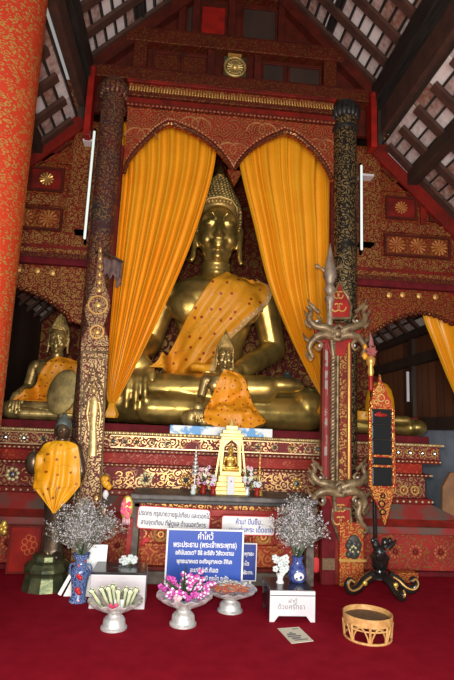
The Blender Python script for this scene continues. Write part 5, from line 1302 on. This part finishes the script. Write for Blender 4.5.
q = MB(); q.lathe([(rb*.94, bh*.66), (rb*.985, bh*.67), (rb*1.0, bh*.98), (rb*.975, bh), (rb*.95, bh*.98), (rb*.93, bh*.70)], 48, gb_, cap=False); q.build('rim_band', m_rattan, t, smooth=True)
q = MB(); q.lathe([(.01, bh*.80), (rb*.5, bh*.78), (rb*.945, bh*.80), (rb*.945, bh*.74), (.01, bh*.74)], 40, gb_); q.build('woven_seat', m_rattan_in, t, smooth=True)
q = MB(); q.torus(gb_+Vector((0, 0, .009)), rb*.92, .009, 'z', 48, 6); q.build('foot_ring', m_rattan, t, smooth=True)
q = MB(); q.torus(gb_+Vector((0, 0, bh*.52)), rb*.93, .006, 'z', 48, 6); q.build('middle_ring', m_rattan, t, smooth=True)
for k in range(8):
    a = 2*PI*k/8-.25; pt = lambda da, z, r_=.95: gb_+Vector((rb*r_*math.cos(a+da), rb*r_*math.sin(a+da), z))
    q = MB(); q.tube([pt(0, .01, .92), pt(0, bh*.7, .97)], .010, 6); q.build('upright', m_rattan, t, smooth=True)
    q = MB(); q.tube(spl([pt(.06, .02, .92), pt(.10, bh*.30), pt(.26, bh*.58), pt(.39, bh*.64), pt(.52, bh*.58), pt(.68, bh*.30), pt(.72, .02, .92)], 18), .006, 5); q.build('loop', m_rattan, t, smooth=True)
# ------------------------------------------------------------ on the altar table
YT = 5.62
tp = lambda px, py=497, Y=YT: Vector((at(px, py, Y).x, Y, TZ))
s0 = tp(229, 493, 5.66); zt_ = at(229, 419, 5.66).z; hS = zt_-TZ
t = thing('golden_shrine', 'small pale gold shrine with pointed roof and tiny seated figure on altar table', 'shrine', s0)
wB = (at(247, 492, 5.66).x-at(211, 492, 5.66).x)/2; wT = (at(240, 440, 5.66).x-at(219, 440, 5.66).x)/2
mg = mottled('pale_gold_paint', (.90, .72, .28), (.80, .58, .18), .4, .25, scale=12, bs=0)
def sb_(n, w, z0, z1, d=None): d = d or w*.7; q = MB(); q.box(s0.x-w, s0.x+w, 5.66-d, 5.66+d, TZ+z0, TZ+z1); return q.build(n, mg, t, bevel=.005)
sb_('base_step', wB, 0, .05*hS); sb_('base_step', wB*.86, .05*hS, .10*hS); sb_('base_step', wB*.76, .10*hS, .16*hS); sb_('base_step', wB*.66, .16*hS, .24*hS); sb_('floor_shelf', wB*.58, .24*hS, .30*hS)
for sx in (-1, 1):
    for sy in (-1, 1):
        q = MB(); q.bar((s0.x+sx*wB*.54, 5.66+sy*wB*.38, TZ+.29*hS), (s0.x+sx*wT*.72, 5.66+sy*wT*.6, TZ+.74*hS), .02, .02, up=(0, 1, 0)); q.build('pillar', mg, t)
    q = MB(); q.bar((s0.x+sx*wB*.92, 5.66-wB*.5, TZ+.02), (s0.x+sx*wT*.95, 5.66-wT*.7, TZ+.72*hS), .018, .018, up=(0, 1, 0)); q.build('slanting_brace', mg, t)
sb_('cornice', wT*1.0, .72*hS, .76*hS, wT*.8); sb_('roof_tier', wT*1.12, .76*hS, .80*hS, wT*.8); sb_('roof_tier', wT*.85, .80*hS, .85*hS, wT*.6); sb_('roof_tier', wT*.55, .85*hS, .91*hS, wT*.45)
q = MB(); q.prism([(s0.x-wT*.75, TZ+.62*hS), (s0.x-wT*.9, TZ+.74*hS), (s0.x+wT*.9, TZ+.74*hS), (s0.x+wT*.75, TZ+.62*hS), (s0.x+wT*.35, TZ+.68*hS), (s0.x, TZ+.72*hS), (s0.x-wT*.35, TZ+.68*hS)], 5.66-wT*.74, 5.66-wT*.68); q.build('arch', mg, t)
q = MB(); q.lathe([(wT*.3, 0), (wT*.2, .03*hS), (wT*.12, .06*hS), (.002, .10*hS)], 10, (s0.x, 5.66, TZ+.91*hS)); q.build('finial', mg, t, smooth=True)
pl_ = Vector((s0.x, 5.66, TZ+.30*hS)); 
ts = thing('tiny_seated_statue', 'tiny golden seated figure inside the gold shrine', 'statue', pl_)
put('body', BODY_LOW, m_goldpaint, ts, .36*hS); put('hair', HAIR, m_hair, ts, .36*hS)
q = MB(); cxw = .040; yy = 5.66-wB*.72-.02; q.box(s0.x-cxw, s0.x+cxw, yy-.005, yy+.005, TZ+.004, TZ+.25*hS); t2 = tag(q.build('framed_card', mottled('card_border', (.75, .65, .45), (.70, .60, .40), .6), origin=(s0.x, yy, TZ)), 'small framed pale card standing in front of the gold shrine', 'card')
q = MB(); q.box(s0.x-cxw+.008, s0.x+cxw-.008, yy-.008, yy-.004, TZ+.012, TZ+.25*hS-.008); q.build('card_face', mottled('card_face', (.62, .66, .72), (.70, .72, .76), .5), t2)
q = MB(); q.ell((s0.x, yy-.009, TZ+.18*hS), (.008, .002, .010), 8, 5); q.build('emblem', m_greyprint, t2)
def tiered(px, py_top, label, mat, wmax, n, Y=YT, name='tiered_tree'):
    p = tp(px, 495, Y); H = at(px, py_top, Y).z-TZ; t = thing(name, label, 'ornament', p)
    q = MB(); q.lathe([(.030, 0), (.025, .02), (.012, .05*H), (.008, H*.3), (.006, H*.98), (.001, H)], 10, p); q.build('stem', mat, t, smooth=True)
    q = MB(); q.lathe([(.04, 0), (.035, .03), (.02, .05)], 12, p); q.build('pot', m_goldpaint, t, smooth=True)
    for k in range(n):
        f = k/(n-1); r = wmax*(1-f*.85); z = lerp(.42*H, .90*H, f)
        q = MB(); q.lathe([(r*.5, z+.012), (r, z), (r*1.05, z-.014), (r*.9, z-.012)], 18, p, lambda a, rr, zz: (rr*(1+.06*math.sin(9*a)), zz)); q.build('tier', mat, t, smooth=True)
    return t
tiered(194, 446, 'silver tiered umbrella tree with pink foot, left of the gold shrine', m_silver, .048, 7)
tiered(259, 448, 'slim gold tiered tree right of the gold shrine', m_petalgold, .026, 6, 5.58)
def posy(px, py_top, label, seed, w, Y=YT, cols=None):
    p = tp(px, 495, Y); H = at(px, py_top, Y).z-TZ; rd = random.Random(seed); t = thing('small_bouquet', label, 'flowers', p)
    q = MB(); q.lathe([(.025, 0), (.032, .02), (.022, .05), (.034, .085), (.030, .087), (.015, .06)], 14, p); q.build('pot', m_redbright if seed % 2 else m_silver, t, smooth=True)
    for nm, mt, n in cols:
        q = MB()
        for k in range(n):
            c_ = p+Vector((rd.uniform(-w, w), rd.uniform(-w*.5, w*.5), .08+rd.uniform(.02, max(.04, H-.1))))
            for j in range(4): q.ell(c_+Vector((.011*math.cos(j*1.57), -.003, .011*math.sin(j*1.57))), (.010, .007, .010), 6, 4)
        q.build(nm, mt, t, smooth=True, kind='stuff')
    q = MB()
    for k in range(12): q.tube([p+Vector((0, 0, .08)), p+Vector((rd.uniform(-w, w), rd.uniform(-w*.5, w*.5), rd.uniform(.1, H)))], [.003, .006], 4)
    q.build('leaves', m_leaf, t); return t
posy(203, 465, 'small pink and green bouquet on altar table left of the gold shrine', 3, .055, 5.55, [('pink_petals', m_palepink, 12), ('lime_petals', m_lime, 8), ('purple_petals', m_orchid, 8)])
posy(247, 464, 'small pink and white bouquet on altar table right of the gold shrine', 4, .045, 5.55, [('white_petals', m_whiteflower, 9), ('pink_petals', m_palepink, 8), ('lime_petals', m_lime, 6)])
posy(257, 481, 'low white blossom cluster in red pot right of the gold shrine', 5, .028, 5.50, [('white_petals', m_whiteflower, 10)])
posy(213, 474, 'small purple and white bouquet close against the gold shrine', 7, .022, 5.50, [('pink_petals', m_orchid, 6), ('white_petals', m_whiteflower, 5)])
q = MB(); p = tp(193, 495, 5.5); q.lathe([(.022, 0), (.03, .02), (.02, .05), (.012, .07)], 12, p); 
for k in range(6): q.ell(p+Vector((random.uniform(-.02, .02), 0, random.uniform(.05, .09))), (.013, .01, .012), 6, 4)
tag(q.build('little_white_pot', m_whiteflower, origin=p, smooth=True), 'little white flower pot at foot of the silver tiered tree', 'pot')
# yellow edge flower at the far left
p = at(1, 527, 5.4); q = MB()
for k in range(10): q.ell(p+Vector((random.uniform(-.04, .03), random.uniform(-.02, .02), random.uniform(-.05, .05))), (.028, .02, .03), 8, 6)
t = thing('yellow_flower', 'yellow flower head at the extreme left edge above the carpet', 'flower', (p.x, p.y, 0)); q.build('petals', m_goldpaint, t, smooth=True)
q = MB(); q.tube([(p.x, p.y, 0), (p.x-.02, p.y, p.z*.6), (p.x, p.y, p.z)], .008, 6); q.build('stem', m_stem, t, smooth=True)
# ------------------------------------------------------------ light: open front of the hall behind the camera, and the flash
wd = bpy.data.worlds.new('world'); SC.world = wd; wd.use_nodes = True
bg = wd.node_tree.nodes['Background']; bg.inputs[0].default_value = (1.0, .97, .93, 1); bg.inputs[1].default_value = .30
def area(name, loc, tgt, sx, sy, e, col=(1, 1, 1)):
    l = bpy.data.lights.new(name, 'AREA'); l.shape = 'RECTANGLE'; l.size = sx; l.size_y = sy; l.energy = e; l.color = col
    o = bpy.data.objects.new(name, l); COL.objects.link(o); o.location = loc
    o.rotation_euler = (Vector(tgt)-Vector(loc)).to_track_quat('-Z', 'Y').to_euler(); return o
area('daylight_from_entrance', (.5, -2.2, 1.4), (.5, 6, .9), 4.0, 2.2, 390, (1, .98, .95))
l = bpy.data.lights.new('camera_flash', 'POINT'); l.energy = 400; l.shadow_soft_size = .06; l.color = (1, .97, .92)
o = bpy.data.objects.new('camera_flash', l); COL.objects.link(o); o.location = (-.06, .0, 1.66)
area('daylight_right_side', (3.4, 8.6, 3.9), (3.0, 8.0, 1.5), .8, 1.6, 6, (.85, .95, 1))
